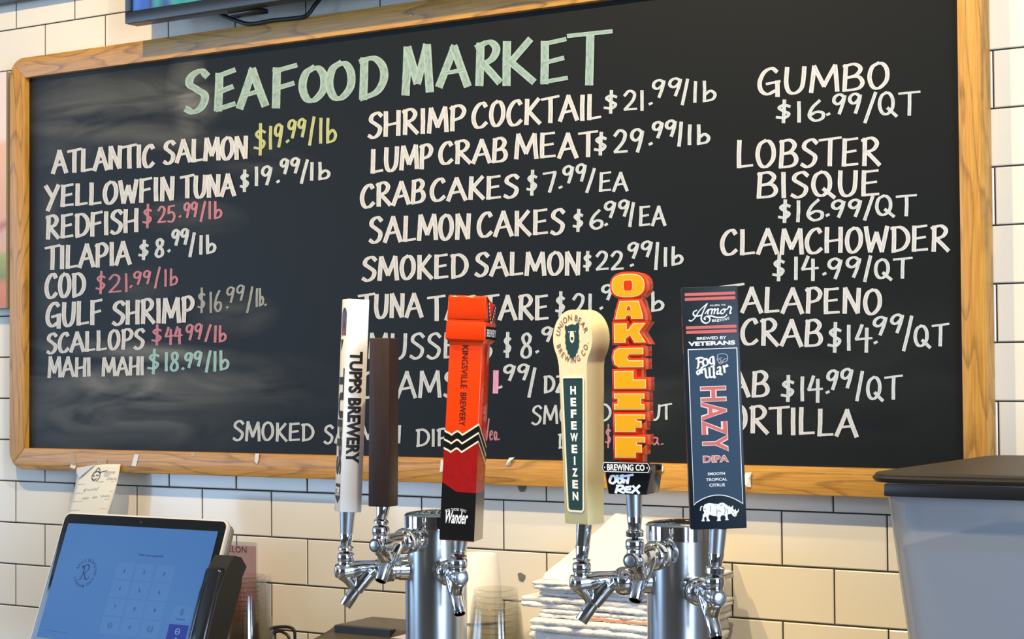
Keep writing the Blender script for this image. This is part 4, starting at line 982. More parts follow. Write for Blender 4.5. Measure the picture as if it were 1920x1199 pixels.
# --- flat navy handle
NAVY = mat('dark navy board', (.006, .013, .021), .4, spec=.3); BLUE = mat('slate blue panel', (.014, .037, .072), .42, spec=.3); CORAL = mat('coral print', (.62, .10, .07), .45)
t = Tap(bonnet_top(bon2[2]), (1346.5, 991.5), 1334, 454, 5, 'flat navy tap handle with coral stripes and white rhinoceros, rightmost', (16.4, 46, 14.2, 70, 12, SATIN))
t.taper('handle_body', 104.5, 104.5, 27, 27, 0, 454, NAVY, 1.6)
fr = t.front(-13.5); cxl = lambda py: 1347.3 - 12 * (992 - py) / 454
def X(px, py): return (px - cxl(py)) * 1.005
def Zp(py): return 992 - py
pnl = [(-44.5, 46)] + [(x, 46 + 17.5 * (1 - (x / 46.5) ** 2)) for x in range(-40, 41, 8)] + [(46.5, 46), (46.5, 337), (-44.5, 337)]
k = Ink(); k.poly(pnl, t.front(-13.5, .4)); k.make('panel', BLUE, t.root)
k = Ink(); k.strip(pnl, 1.5, t.front(-13.5, .7), True); k.make('panel_outline', WHITE, t.root)
for ya, yb in ((549, 554.6), (557.8, 563.4), (611.3, 617), (619.8, 625.6)):
    k = Ink(); k.poly([(-47, Zp(yb)), (47.5, Zp(yb)), (47.5, Zp(ya)), (-47, Zp(ya))], fr); k.make('stripe', CORAL, t.root)
def pz(px, py): return (X(px, py), Zp(py))
def zq(zx, zy, x0=1270, y0=530, sc_=9.223): return pz(x0 + zx / sc_, y0 + zy / sc_)
scr = [[zq(*q) for q in pts] for pts in ([(245, 648), (290, 655), (350, 600), (430, 480), (560, 365)], [(560, 365), (500, 480), (455, 600), (470, 670), (530, 705), (590, 680), (600, 620), (545, 590), (505, 620), (525, 640)],
       [(380, 478), (330, 500), (320, 550), (370, 580), (450, 565)], [(545, 590), (620, 585), (730, 615), (850, 610), (895, 570)],
       [(520, 540), (580, 470), (565, 550)], [(572, 500), (610, 465), (640, 475)], [(650, 465), (628, 550)], [(638, 500), (680, 465), (690, 480), (675, 550)], [(690, 500), (735, 465), (745, 480), (730, 545), (765, 540)],
       [(840, 470), (795, 500), (790, 540), (820, 550), (860, 510), (845, 470)], [(850, 480), (900, 475), (930, 430)], [(925, 430), (970, 455), (945, 545), (970, 545)])]
scr = [[(v.x, v.y) for v in catmull([Vector((a, b, 0)) for a, b in q], 6)] for q in scr]
pen(scr, 3.0, 1.7, lambda x, z: fr(x, z), 'script_lettering', WHITE, t.root, nib=40, step_=.00001)
k = Ink(); fr2 = t.front(-13.5, .9)
def tx(s, x0, x1, y0, y1, rot=0, bold=.02, put=fr2): 
    ym = (y0 + y1) / 2; k.text(s, X(x0, ym), X(x1, ym), Zp(y1), Zp(y0), put, rot, bold)
tx('ALLEN, TX', 1335, 1365, 572, 575.6); tx('BREWED BY', 1310.5, 1365.5, 632, 637.6); tx('VETERANS', 1294.5, 1381.8, 640.4, 648.6, bold=.045)
for i, ch in enumerate('BREWING'):
    a = i / 6; tx(ch, 1339.2 + 4.7 * i - (0 if ch != 'I' else -1), 1343.0 + 4.7 * i - (0 if ch != 'I' else 1.4), 600 + 1.6 * math.sin(a * PI) - 3.5 * a, 604.6 + 1.6 * math.sin(a * PI) - 3.5 * a)
tx('SMOOTH', 1328, 1360, 886, 891.4); tx('TROPICAL', 1324.5, 1364, 896.6, 902); tx('CITRUS', 1330.5, 1359.5, 907, 912.6)
k.make('white_lettering', WHITE, t.root)
def fq(zx, zy): return zq(zx, zy, 1280, 640, 9.99)
fog = [[(285, 325), (345, 310), (415, 315)], [(330, 320), (330, 440), (310, 505)], [(335, 395), (385, 385)], [(440, 330), (410, 400), (440, 460), (495, 440), (500, 370), (470, 335), (435, 335)], [(600, 290), (545, 330), (540, 410), (600, 420), (605, 300)], [(605, 300), (620, 450), (560, 485)],
       [(345, 535), (300, 570), (320, 620), (350, 600), (350, 545)], [(420, 480), (385, 500), (390, 600)], [(365, 535), (420, 530)], [(445, 510), (460, 560), (470, 660), (500, 685), (550, 660)], [(530, 500), (540, 670)], [(610, 490), (620, 680), (645, 680)], [(545, 685), (610, 670)],
       [(680, 510), (730, 500), (735, 620), (770, 635)], [(730, 560), (675, 580), (675, 625), (730, 620)], [(800, 475), (815, 600)], [(785, 480), (830, 500), (850, 460), (868, 490)]]
pen([[(v.x, v.y) for v in catmull([Vector((*fq(*q), 0)) for q in pts], 4)] for pts in fog], 4.2, 2.2, lambda x, z: fr2(x, z), 'blackletter_lettering', mat('cream print', (.82, .80, .68), .5), t.root, nib=35, step_=.00001)
beast = [[(690, 260), (685, 320), (675, 360), (700, 385), (730, 440), (790, 410), (850, 390), (875, 320), (850, 265), (800, 250), (740, 250), (690, 260)], [(700, 330), (740, 330), (770, 320)], [(685, 360), (740, 355), (745, 400), (720, 415)], [(760, 420), (800, 360), (850, 340)], [(845, 265), (860, 280)]]
pen([[(v.x, v.y) for v in catmull([Vector((*fq(*q), 0)) for q in pts], 4)] for pts in beast], 1.3, .9, lambda x, z: fr2(x, z), 'sketched_animal', mat('grey print', (.45, .46, .45), .5), t.root, step_=.00001)
def coral_word(ch, x0, x1, y0, y1, rot=-90):
    ym = (y0 + y1) / 2
    kw.text(ch, X(x0, ym) - 1.3, X(x1, ym) + 1.3, Zp(y1) - 1.3, Zp(y0) + 1.3, fr2, rot, .055); kc.text(ch, X(x0, ym), X(x1, ym), Zp(y1), Zp(y0), t.front(-13.5, 1.2), rot, .012)
kw, kc = Ink(), Ink()
for ch, y0, y1, dx in (('H', 726, 752.5, 0), ('A', 755, 787.5, .8), ('Z', 789.5, 816, 1.6), ('Y', 817.5, 846.5, 2.4)): coral_word(ch, 1317 + dx, 1363 + dx, y0, y1)
coral_word('DIPA', 1320.5, 1366.5, 855.5, 866.5, 0)
kw.make('lettering_outline', mat('pale coral outline', (.80, .66, .58), .5), t.root); kc.make('coral_lettering', CORAL, t.root)
def rq(zx, zy): return zq(zx, zy, 1270, 900, 11.99)
rh = [(585, 600), (620, 540), (720, 515), (830, 535), (930, 545), (960, 520), (1030, 515), (1100, 560), (1150, 605), (1170, 580), (1180, 620), (1225, 615), (1245, 580), (1255, 625), (1240, 660), (1285, 690), (1310, 660), (1312, 705), (1340, 720), (1380, 655), (1378, 715), (1330, 775), (1325, 820), (1285, 840), (1245, 820), (1210, 765), (1170, 775), (1125, 785), (1130, 870), (1152, 912), (1068, 910), (1085, 860), (1062, 800), (985, 800), (962, 860), (975, 922), (886, 922), (905, 860), (890, 815), (800, 805), (725, 770), (695, 830), (735, 920), (655, 920), (662, 870), (640, 800), (600, 850), (615, 918), (545, 916), (570, 850), (575, 770), (610, 730), (585, 680)]
k = Ink(); k.poly([rq(*q) for q in rh][::-1], fr); k.strip([rq(*q) for q in ((572, 580), (535, 595), (530, 640), (520, 680))], 1.8, fr); k.make('rhinoceros_emblem', WHITE, t.root)
k = Ink()
for L_ in ([(735, 580), (750, 640), (735, 720)], [(885, 650), (890, 800)], [(900, 720), (930, 690), (985, 720)], [(975, 590), (1010, 540)], [(1060, 620), (1080, 700), (1050, 780)], [(1110, 650), (1130, 760)], [(1225, 720), (1265, 735)], [(1270, 790), (1300, 800)], [(860, 560), (880, 580)], [(600, 640), (650, 660)]):
    k.strip([rq(*q) for q in L_], .8, fr2)
k.make('emblem_creases', NAVY, t.root)
sidek = Ink()
for z0, z1 in ((330, 400), (240, 300), (120, 200), (20, 90)): sidek.poly([(-9, z0), (9, z0), (7, z1), (-8, z1)], t.side(-52.25, -1))
sidek.make('edge_print', mat('worn coral edge', (.35, .10, .08), .45), t.root)
# ---------------------------------------------------------------- things standing on the counter
CT_Z = .91
# ---- touch-screen till
TILT = math.radians(21.3)
tl, tr = on_y(125.5, 967, -.215), on_y(427.5, 976, -.215)
TWD = tr.x - tl.x; THT = .228
zt = (tl.z + tr.z) / 2
tdir = Vector((0, math.sin(TILT), math.cos(TILT)))                     # up along the screen
foot = Vector((tl.x, tl.y, zt)) - tdir * THT
POS = empty('touchscreen_till', facing(foot, Vector((1, 0, 0)), tdir), 'tilted touch-screen till with a blue keypad display in front of the tiles', 'till')
# object axes: x along the screen, z up the screen, -y out of it; origin at the lower left of the glass
SHELL = mat('white till shell', (.72, .70, .66), .35); GREYS = mat('grey till back', (.20, .19, .17), .5); GLASSB = mat('black screen glass', (.006, .007, .008), .10)
prism('rim', rrect(-.003, TWD + .003, -.003, THT + .003, .014), -.001, .007, SHELL, POS, .0012)
prism('back_cover', rrect(.0, TWD + .0055, .003, THT - .002, .014), .007, .015, GREYS, POS, .002)
prism('glass', rrect(0, TWD, 0, THT, .011), -.0018, .001, GLASSB, POS, .0005)
SCR = mat('lit blue display', (.01, .02, .03), .12); 
def scr():
    nt, N, L, b = nodes(SCR); tc = N('ShaderNodeTexCoord'); nz = N('ShaderNodeTexNoise'); nz.inputs['Scale'].default_value = 4
    L(tc.outputs['Object'], nz.inputs[0]); mx = N('ShaderNodeMix', data_type='RGBA'); mx.inputs[6].default_value = (.035, .125, .36, 1); mx.inputs[7].default_value = (.06, .17, .42, 1)
    L(nz.outputs[0], mx.inputs[0]); L(mx.outputs[2], b.inputs['Emission Color']); b.inputs['Emission Strength'].default_value = .8
scr()
dx0, dx1, dz0, dz1 = .012, TWD - .0135, .019, THT - .0165
display = pyobj('display', [(dx0, -.0021, dz0), (dx1, -.0021, dz0), (dx1, -.0021, dz1), (dx0, -.0021, dz1)], [(0, 1, 2, 3)], SCR, POS)
def dp(l): return lambda u, v: Vector((dx0 + (dx1 - dx0) * u, -.0021 - l, dz0 + (dz1 - dz0) * v))
KEY = glowing('key tile glow', (.06, .175, .43), .8); UI = glowing('dark interface print', (.008, .03, .10), 1); OKB = glowing('dark blue key glow', (.004, .02, .20), 1)
k = Ink(); kx, kz, kw_, kh = .41, .69, .119, .141
PADX = lambda i: kx + i * .1305
PADZ = lambda j: kz - j * .1545
for j in range(4):
    for i in range(3): k.poly([(PADX(i), PADZ(j) - kh), (PADX(i) + kw_, PADZ(j) - kh), (PADX(i) + kw_, PADZ(j)), (PADX(i), PADZ(j))], dp(.0001))
k.poly([(.845, .235), (.965, .235), (.965, .365), (.845, .365)], dp(.0001))
k.make('keypad', KEY, POS)
k = Ink(); f_ = dp(.0002)
for n_, ch in enumerate('123456789'):
    i, j = n_ % 3, n_ // 3; cx, cz = PADX(i) + kw_ / 2, PADZ(j) - kh / 2; k.text(ch, cx - (.003 if ch == '1' else .006), cx + (.003 if ch == '1' else .006), cz - .016, cz + .016, f_)
cx, cz = PADX(1) + kw_ / 2, PADZ(3) - kh / 2; k.text('0', cx - .006, cx + .006, cz - .016, cz + .016, f_)
cx = PADX(0) + kw_ / 2; k.strip(ring(cx, cz, .013, .024), .004, f_); k.strip([(cx, cz - .008), (cx, cz + .01)], .004, f_)
cx = PADX(2) + kw_ / 2; k.strip([(cx - .018, cz), (cx - .008, cz + .02), (cx + .016, cz + .02), (cx + .016, cz - .02), (cx - .008, cz - .02), (cx - .018, cz)], .004, f_); k.strip([(cx - .004, cz - .008), (cx + .008, cz + .008)], .004, f_)
k.text('Enter your passcode', .535, .697, .748, .775, f_); k.text('Timeclock', .875, .935, .252, .27, f_)
for sz in (.305, .331): k.strip(ring(.905, sz, .008, .011), .004, f_)
k.strip([(.04, .065), (.2, .06)], .002, f_)
k.make('keypad_lettering', UI, POS)
k = Ink(); k.poly([(.845, .08), (.968, .08), (.968, .215), (.845, .215)], dp(.0001)); k.make('confirm_key', OKB, POS)
k = Ink(); k.strip(ring(.907, .16, .013, .024), .003, f_); k.strip([(.90, .16), (.913, .16)], .003, f_); k.text('OK', .901, .913, .096, .110, f_); k.make('confirm_mark', glowing('pale interface print', (.25, .45, .8), 1), POS)
# round logo: script letter inside lettering
k = Ink(); asp = (dx1 - dx0) / (dz1 - dz0); lf = lambda u, v: dp(.0002)(.212 + u / asp, .575 + v)
k.arc("REX'S SEAFOOD AND MARKET", 0, 0, .10, 165, -165, .026, lf, False, .02); k.make('logo_lettering', UI, POS)
pen([S2((-.045, .04), (-.05, .06), (-.03, .055), (-.025, .03), (-.035, -.05), (-.05, -.055)), S2((-.04, .05), (0, .075), (.03, .05), (.01, .015), (-.02, .0)), S2((-.01, .0), (.01, -.04), (.03, -.055), (.055, -.03))], .014, .007, lambda x, y: lf(x, y), 'logo_script', UI, POS, nib=40, step_=.00001)
cam_dot = lathe('camera_dot', [(.0016, 0), (.0016, .0003)], mat('camera lens', (.05, .06, .08), .1), POS, 14, Matrix.Translation((TWD * .49, -.0018, THT - .0085)) @ Matrix.Rotation(PI / 2, 4, 'X'))
# stand
wm = POS.matrix_world.inverted()
def wp(x, y, z): return wm @ Vector((x, y, z))
bm = bmesh.new(); cxw = tl.x + TWD / 2; py_ = tl.y - .03
add_box(bm, cxw - .09, cxw + .09, py_ - .09, py_ + .09, CT_Z, CT_Z + .012, .004); bm.transform(wm); bobj('stand_base', bm, SHELL, POS, True, 40)
bm = bmesh.new(); add_box(bm, cxw - .035, cxw + .035, py_ - .012, py_ + .02, CT_Z + .012, foot.z + .11, .004); bm.transform(wm); bobj('stand_neck', bm, SHELL, POS, True, 40)
# card reader clipped to the right edge: profile across the reader pushed along its own width
RD = mat('glossy black reader', (.012, .014, .018), .14); RDM = mat('matte black reader', (.014, .013, .012), .55)
cr_ = POS
profp = [(-.012, .172), (.004, .174), (.021, .164), (.017, .146), (.020, .132), (.017, .050), (.011, .020), (.004, .004), (-.014, .004), (-.026, .040), (-.027, .110), (-.020, .154)]
def rd(u0, u1, sh):
    bm = bmesh.new()
    A = [bm.verts.new((u0, y * sh, .1 + (z - .1) * (sh * .5 + .5))) for y, z in profp]; B = [bm.verts.new((u1, y, z)) for y, z in profp]; n = len(profp)
    bm.faces.new(A[::-1]); bm.faces.new(B)
    for i in range(n): bm.faces.new((A[i], A[(i + 1) % n], B[(i + 1) % n], B[i]))
    return bm
bm = rd(TWD + .002, TWD + .041, 1.0)
bmesh.ops.bevel(bm, geom=[e for e in bm.edges if e.calc_face_angle(0) > .3], offset=.003, segments=3, profile=.5, affect='EDGES')
reader = bobj('card_reader', bm, RDM, POS, True, 40)
bm = bmesh.new()
pts2 = [(TWD - .0045, -.0345 + .001 * i, z) for i, z in enumerate((.03, .06, .1, .13, .155))]
add_box(bm, TWD + .0030, TWD + .0385, -.0315, -.012, .020, .150, .009, 4); bobj('reader_face', bm, RD, reader, True, 40)
box('swipe_slot', TWD + .0125, TWD + .0140, -.0321, -.0312, .04, .122, mat('slot', (.002, .002, .002), .6), reader)
# ---- pink drink card in a clear stand
ACR = mat('clear acrylic', (.9, .9, .9), .08)
def clear(M, tint, face=.06, edge=.55):
    nt, N, L, b = nodes(M); out = nt.nodes['Material Output']
    tr_ = N('ShaderNodeBsdfTransparent'); tr_.inputs[0].default_value = (*tint, 1)
    gl = N('ShaderNodeBsdfGlossy'); gl.inputs['Roughness'].default_value = .06; gl.inputs[0].default_value = (.9, .92, .95, 1)
    lw = N('ShaderNodeLayerWeight'); lw.inputs[0].default_value = .5
    mr = N('ShaderNodeMapRange'); mr.inputs[3].default_value = face; mr.inputs[4].default_value = edge
    pw = N('ShaderNodeMath', operation='POWER'); pw.inputs[1].default_value = 3; L(lw.outputs['Facing'], pw.inputs[0]); L(pw.outputs[0], mr.inputs[0])
    mx = N('ShaderNodeMixShader'); L(mr.outputs[0], mx.inputs[0]); L(tr_.outputs[0], mx.inputs[1]); L(gl.outputs[0], mx.inputs[2]); L(mx.outputs[0], out.inputs[0])
    return M
clear(ACR, (.93, .95, .95), .05, .35)
cr1 = on_y(481, 1022, -.045)
sg = empty('drink_card', at((cr1.x, -.045, CT_Z)), 'pink drink card in a clear holder behind the card reader', 'sign')
ch_ = cr1.z - CT_Z
CARD = mat('pink card', (.62, .33, .33), .6)
def card():
    nt, N, L, b = nodes(CARD); tc = N('ShaderNodeTexCoord'); sp = N('ShaderNodeSeparateXYZ'); L(tc.outputs['Object'], sp.inputs[0])
    nz = N('ShaderNodeTexNoise'); nz.inputs['Scale'].default_value = 30; L(tc.outputs['Object'], nz.inputs[0])
    ad = N('ShaderNodeMath', operation='MULTIPLY_ADD'); ad.inputs[1].default_value = .03; L(nz.outputs[0], ad.inputs[0]); L(sp.outputs[2], ad.inputs[2])
    cr = N('ShaderNodeValToRGB'); e = cr.color_ramp.elements; e[0].position = .0; e[0].color = (.55, .16, .15, 1); e[1].position = .3; e[1].color = (.62, .36, .36, 1)
    x = e.new(.215); x.color = (.60, .17, .14, 1); x = e.new(.235); x.color = (.62, .36, .36, 1)
    L(ad.outputs[0], cr.inputs[0]); L(cr.outputs[0], b.inputs['Base Color'])
card()
box('card', -.118, -.001, 0, .0006, .006, ch_ - .003, CARD, sg)
box('clear_front', -.12, 0, -.0024, -.0012, .001, ch_ + .003, ACR, sg)
box('clear_back', -.12, 0, .0018, .003, .001, ch_ + .003, ACR, sg)
box('clear_foot', -.12, 0, -.04, .003, 0, .0012, ACR, sg)
k = Ink(); e1 = on_y(462, 1032, -.0455).x - cr1.x; zc_ = on_y(462, 1032, -.0455).z - CT_Z
k.text('MELON', e1 - .053, e1, zc_ - .0052, zc_ + .0052, lambda x, z: Vector((x, -.0003, z)), 0, .0); k.make('card_lettering', mat('dark red-black print', (.05, .01, .02), .5), sg)
# ---- stacks of upturned clear cups
CUPM = clear(mat('thin clear plastic', (.9, .9, .9), .05), (.95, .945, .925), .03, .4)
def cup_proto():
    # open mouth down at z = 0, stepped foot up at the top
    H, r0, r1 = .118, .0455, .030
    prof = [(r0 + .0012, 0), (r0 + .0016, .0012), (r0 + .0002, .003), (r0 - .001, .012), (r0 - .0012, .014)]
    for z in (.03, .06, .085): prof.append((r0 - .0012 + (r1 + .0012 - r0 + .001) * (z - .014) / (H - .014), z))
    for i, z in enumerate((.095, .1025, .110)): prof += [(r1 + .0048 - i * .0016, z - .0012), (r1 + .0038 - i * .0016, z)]
    prof += [(r1 + .0004, H - .002), (r1 - .001, H), (r1 - .004, H - .0003), (r1 - .006, H - .003), (.001, H - .0034)]
    bm = bmesh.new(); add_lathe(bm, prof, 40, cap=False); me = bpy.data.meshes.new('clear_cup'); bm.to_mesh(me); bm.free()
    for p in me.polygons: p.use_smooth = True
    me.materials.append(CUPM); return me, H
CUPMESH, CUPH = cup_proto()
def cup_stack(px, py, y, n, group, where, sc_=1.0):
    p = on_y(px, py, y); pitch = (p.z - CT_Z - CUPH * sc_) / (n - 1)
    for i in range(n):
        o = bpy.data.objects.new('clear_cup', CUPMESH); C.objects.link(o)
        o.location = (p.x + random.gauss(0, .0003), y + random.gauss(0, .0003), CT_Z + i * pitch + .0004); o.scale = (sc_, sc_, sc_); o.rotation_euler.z = random.uniform(0, 6)
        if i == n - 1: lab = 'topmost upturned clear plastic cup of the stack ' + where
        else: lab = 'clear plastic cup nested inside the upturned stack ' + where
        props(o, lab, 'cup', group)
cup_stack(463, 1080, -.115, 16, 'clear cups beside the till', 'beside the card reader')
cup_stack(930, 1104, -.235, 17, 'clear cups by the towels', 'left of the towel pile', 1.02)
# ---- white foam cups, upturned
FOAM = noisy(mat('white foam', (.80, .77, .71), .6, Subsurface_Weight=.1), 300, .03)
pf_ = on_y(893, 1039, -.12); H = .10
fm = []
bm = bmesh.new(); r1, r0 = .0305, .040
add_lathe(bm, [(r0, 0), (r0 + .002, .003), (r0 + .001, .006), (r1 + .003, H - .013), (r1 + .0022, H - .012), (r1 + .0012, H - .003), (r1 - .001, H), (r1 - .004, H), (r1 - .006, H - .004), (.001, H - .004)], 40)
me = bpy.data.meshes.new('foam_cup'); bm.to_mesh(me); bm.free()
for p_ in me.polygons: p_.use_smooth = True
me.set_sharp_from_angle(angle=math.radians(45)); me.materials.append(FOAM)
nf = 8; pit = (pf_.z - CT_Z - H) / (nf - 1)
for i in range(nf):
    if i not in (nf - 1, nf - 2, nf - 3) and i % 1: continue
    o = bpy.data.objects.new('foam_cup', me); C.objects.link(o); o.location = (pf_.x, -.12, CT_Z + i * pit)
    props(o, 'topmost upturned white foam cup behind the clear cups' if i == nf - 1 else 'white foam cup lower in the upturned stack behind the clear cups', 'cup', 'white foam cups')
# ---- receipt printer
pb_ = on_y(698, 1156.5, -.10); PRN = mat('printer casing', (.055, .047, .038), .42)
pr = empty('receipt_printer', at((pb_.x, -.10, CT_Z)), 'low black receipt printer at the bottom edge left of the tower', 'printer')
hz = pb_.z - CT_Z; PWd = .145
prof = [(0, 0), (0, hz), (-.095, hz - .001), (-.108, hz - .010), (-.150, hz - .016), (-.152, 0)]
bm = bmesh.new(); A = [bm.verts.new((0, y, z)) for y, z in prof]; B = [bm.verts.new((PWd, y, z)) for y, z in prof]; n = len(prof)
bm.faces.new(A); bm.faces.new(B[::-1])
for i in range(n): bm.faces.new((A[i], B[i], B[(i + 1) % n], A[(i + 1) % n]))
bmesh.ops.bevel(bm, geom=bm.edges[:], offset=.002, segments=2, profile=.5, affect='EDGES'); bobj('casing', bm, PRN, pr, True, 40)
box('paper_slot', .012, PWd - .03, -.110, -.096, hz - .010, hz + .0004, mat('slot black', (.004, .004, .004), .5), pr)
wm2 = pr.matrix_world.inverted()
lp = [on_y(x, y, -.21) for x, y in ((716, 1201), (764, 1189), (766, 1215), (720, 1224))]
lb2 = empty('paper_label', at(lp[0]), 'pale pink printed label lying at the printer front beside the tower', 'paper label')
o = pyobj('paper', [p - lp[0] for p in lp], [(0, 1, 2, 3)], mat('pale pink paper', (.70, .56, .58), .7), lb2); sm = o.modifiers.new('thickness', 'SOLIDIFY'); sm.thickness = .0006
# ---- black lead behind the printer
pts = [on_y(x, y, yy) for x, y, yy in ((508, 1200, -.05), (511, 1180, -.05), (522, 1176.5, -.055), (540, 1176.5, -.06), (551, 1182, -.06), (553, 1199, -.06), (553, 1240, -.06))]
bm = bmesh.new(); add_tube(bm, catmull(pts, 6), .0026, 10)
pts = [on_y(x, y, yy) for x, y, yy in ((509, 1192, -.052), (520, 1185, -.056), (532, 1187, -.06), (542, 1198, -.062), (548, 1235, -.064))]
wl = props(bobj('wall_lead', bm, RUBBER, None, True, 50), 'black lead looping behind the clear cups and the printer', 'cable')
wl2 = tube('second_loop', catmull(pts, 6), .0024, RUBBER, wl); 
pl = on_y(509, 1188, -.05); 
box('plug', pl.x - .004, pl.x + .005, -.056, -.042, pl.z - .012, pl.z + .010, BLACKP, wl, .002)
# ---- pile of folded bar towels
TOW = noisy(mat('white terry towel', (.80, .78, .75), .95, Sheen_Weight=.3), 420, .10, .6, detail=2)
TOWS = noisy(mat('white terry towel with faded orange stripe', (.80, .78, .75), .95), 420, .10, .6, detail=2)
STRIPE = noisy(mat('faded orange stripe', (.62, .30, .18), .95), 420, .1, .5)
from mathutils import noise as mnoise
def towel(x0, x1, y0, y1, zlo, th, seed, tilt=0., drop=0., label='', wave=.004, stripe=None):
    """a towel folded over on itself: two or three soft layers with a rounded fold at the front and the left"""
    bm = bmesh.new(); NX, NY = 46, 26; off = Vector((seed * 3.7, seed * 1.3, 0))
    def zt(u, v, lay):
        x = x0 + (x1 - x0) * u
        w = mnoise.noise(Vector((x * 7, v * 1.5, 0)) + off) * wave + mnoise.noise(Vector((x * 22, v * 5, lay * 2.)) + off) * wave * .35
        return w + tilt * (v) - drop * max(0, .18 - u) ** 1.0 * 1.0
    c = Vector(((x0 + x1) / 2, (y0 + y1) / 2, zlo)); grids = []
    layers = 2
    for lay in range(layers):
        t0, t1 = th * lay / layers, th * (lay + 1) / layers * .97
        cols = []
        for i in range(NX + 1):
            u = i / NX; prof = []
            # outline of the layer in the y-z plane: rounded nose at the front
            m_ = 8
            jog = mnoise.noise(Vector((u * 9, lay * 5.0, 3)) + off) * .006
            for k_ in range(m_ + 1):
                a = -PI / 2 + PI * k_ / m_
                nose = -math.cos(a) * (t1 - t0) * .5
                prof.append((y0 + jog + nose * 1.1 + (t1 - t0) * .55, (t0 + t1) / 2 + math.sin(a) * (t1 - t0) / 2, 0))
            top = [(y0 + (y1 - y0) * (k_ / NY), t1, k_ / NY) for k_ in range(2, NY + 1)]
            bot = [(y0 + (y1 - y0) * (k_ / NY), t0, k_ / NY) for k_ in range(NY, 1, -1)]
            line = prof + top + bot; pinch = min(1, min(u, 1 - u) * 26 + .5) ** .5
            col = []
            for (y, z, v) in line:
                zz = (t0 + t1) / 2 + (z - (t0 + t1) / 2) * pinch
                fz = mnoise.noise(Vector((u * 60, y * 160, z * 160)) + off) * .0011
                xs = x0 + (x1 - x0) * u + mnoise.noise(Vector((y * 18, z * 60, 8)) + off) * .007
                col.append(bm.verts.new(Vector((xs, y + fz, zlo + zz + zt(u, v, lay) + fz)) - c))
            cols.append(col)
        n = len(cols[0])
        for i in range(NX):
            for k_ in range(n):
                f = bm.faces.new((cols[i][k_], cols[i][(k_ + 1) % n], cols[i + 1][(k_ + 1) % n], cols[i + 1][k_]))
                if stripe and stripe[0] < (i + .5) / NX + .0 < stripe[1] and 1 < k_ < 6 and lay == 0: f.material_index = 1
        bm.faces.new(cols[0]); bm.faces.new(cols[-1][::-1])
    o = bobj('folded_towel', bm, [TOWS, STRIPE] if stripe else TOW, None, True); o.location = c
    return props(o, label, 'towel', 'folded white bar towels')
TX0 = on_y(1003, 1140, -.27).x; TX1 = TX0 + .170
zline_ = [on_y(1010, py, -.27).z for py in (1199, 1186, 1172, 1158, 1145, 1133, 1119, 1107, 1094, 1077)]
labs = ['third', 'fourth', 'fifth']
zb = CT_Z; n_low = 7; hl = (zline_[1] - CT_Z) / n_low
names = ['lowest folded white towel of the pile, on the worktop', 'second folded white towel up from the worktop', 'third folded white towel up from the worktop', 'fourth folded white towel up from the worktop', 'fifth folded white towel up from the worktop', 'sixth folded white towel up from the worktop', 'seventh folded white towel up from the worktop']
for i in range(n_low):
    towel(TX0 + random.uniform(-.012, .012), TX1 + random.uniform(-.01, .02), -.27 + random.uniform(-.01, .01), -.03, CT_Z + .002 + i * hl, hl * .97, i + 1, label=names[i], wave=.0012)
vis = [('folded white towel just under the orange-edged one, crumpled front', -.004, .002, .0022, None), ('folded white towel with a faded orange edge across the pile', .006, .004, .0028, (.45, .99)), ('folded white towel jutting out left over the clear cups', -.024, 0, .003, None),
       ('flat folded white towel above the jutting one', .004, .0, .0024, None), ('folded white towel second from the top', .0, .0, .002, None)]
edges = [zline_[1], zline_[3] - .001, zline_[4] + .002, zline_[6] - .001, zline_[7] + .001, zline_[8] + .003]
for i, (lab, dx, dr, wv, st) in enumerate(vis):
    z0_, z1_ = edges[i], edges[i + 1]
    towel(TX0 + dx, TX1 + random.uniform(-.01, .015), -.27 + random.uniform(-.008, .008), -.03, z0_ + .0012, (z1_ - z0_) * .98, 20 + i, label=lab, wave=wv, stripe=st)
# the top one is bunched up against the wall, so its upper face slopes toward the viewer
APEX = on_y(1137, 961, -.04)
def top_towel():
    bm = bmesh.new(); NX, NY = 60, 40; zf = zline_[8] + .0038; off = Vector((9.1, 4.2, 7.7))
    def P(u, v, top):
        # left edge runs back and up to the right like the folded corner
        xl = TX0 + .008 + (APEX.x - TX0 - .008) * v; xr = TX1 - .004
        x = xl + (xr - xl) * u; y = -.262 + .222 * v
        hgt = .0150 + ((APEX.z - zf - .015) * v ** 1.08) * (1 - .35 * max(0, u - .12)) if top else .0
        if top:
            e = min(1, min(u, 1 - u, v + .0) * 14 + .0); hgt *= (.25 + .75 * max(0, e) ** .5)
            hgt += mnoise.noise(Vector((x * 9, y * 9, 0)) + off) * .004 * min(1, v * 4) + mnoise.noise(Vector((x * 260, y * 260, 0))) * .0009
        return Vector((x, y, zf + hgt))
    T_ = [[bm.verts.new(P(i / NX, j / NY, True)) for i in range(NX + 1)] for j in range(NY + 1)]
    B_ = [[bm.verts.new(P(i / NX, j / NY, False)) for i in range(NX + 1)] for j in range(NY + 1)]
    for j in range(NY):
        for i in range(NX):
            bm.faces.new((T_[j][i], T_[j][i + 1], T_[j + 1][i + 1], T_[j + 1][i])); bm.faces.new((B_[j][i], B_[j + 1][i], B_[j + 1][i + 1], B_[j][i + 1]))
    for i in range(NX):
        bm.faces.new((T_[0][i], B_[0][i], B_[0][i + 1], T_[0][i + 1])); bm.faces.new((T_[NY][i], T_[NY][i + 1], B_[NY][i + 1], B_[NY][i]))
    for j in range(NY):
        bm.faces.new((T_[j][0], T_[j + 1][0], B_[j + 1][0], B_[j][0])); bm.faces.new((T_[j][NX], B_[j][NX], B_[j + 1][NX], T_[j + 1][NX]))
    o = bobj('folded_towel', bm, TOW, None, True)
    props(o, 'topmost white towel, heaped up against the tiles, its slope brightly lit', 'towel', 'folded white bar towels')
top_towel()
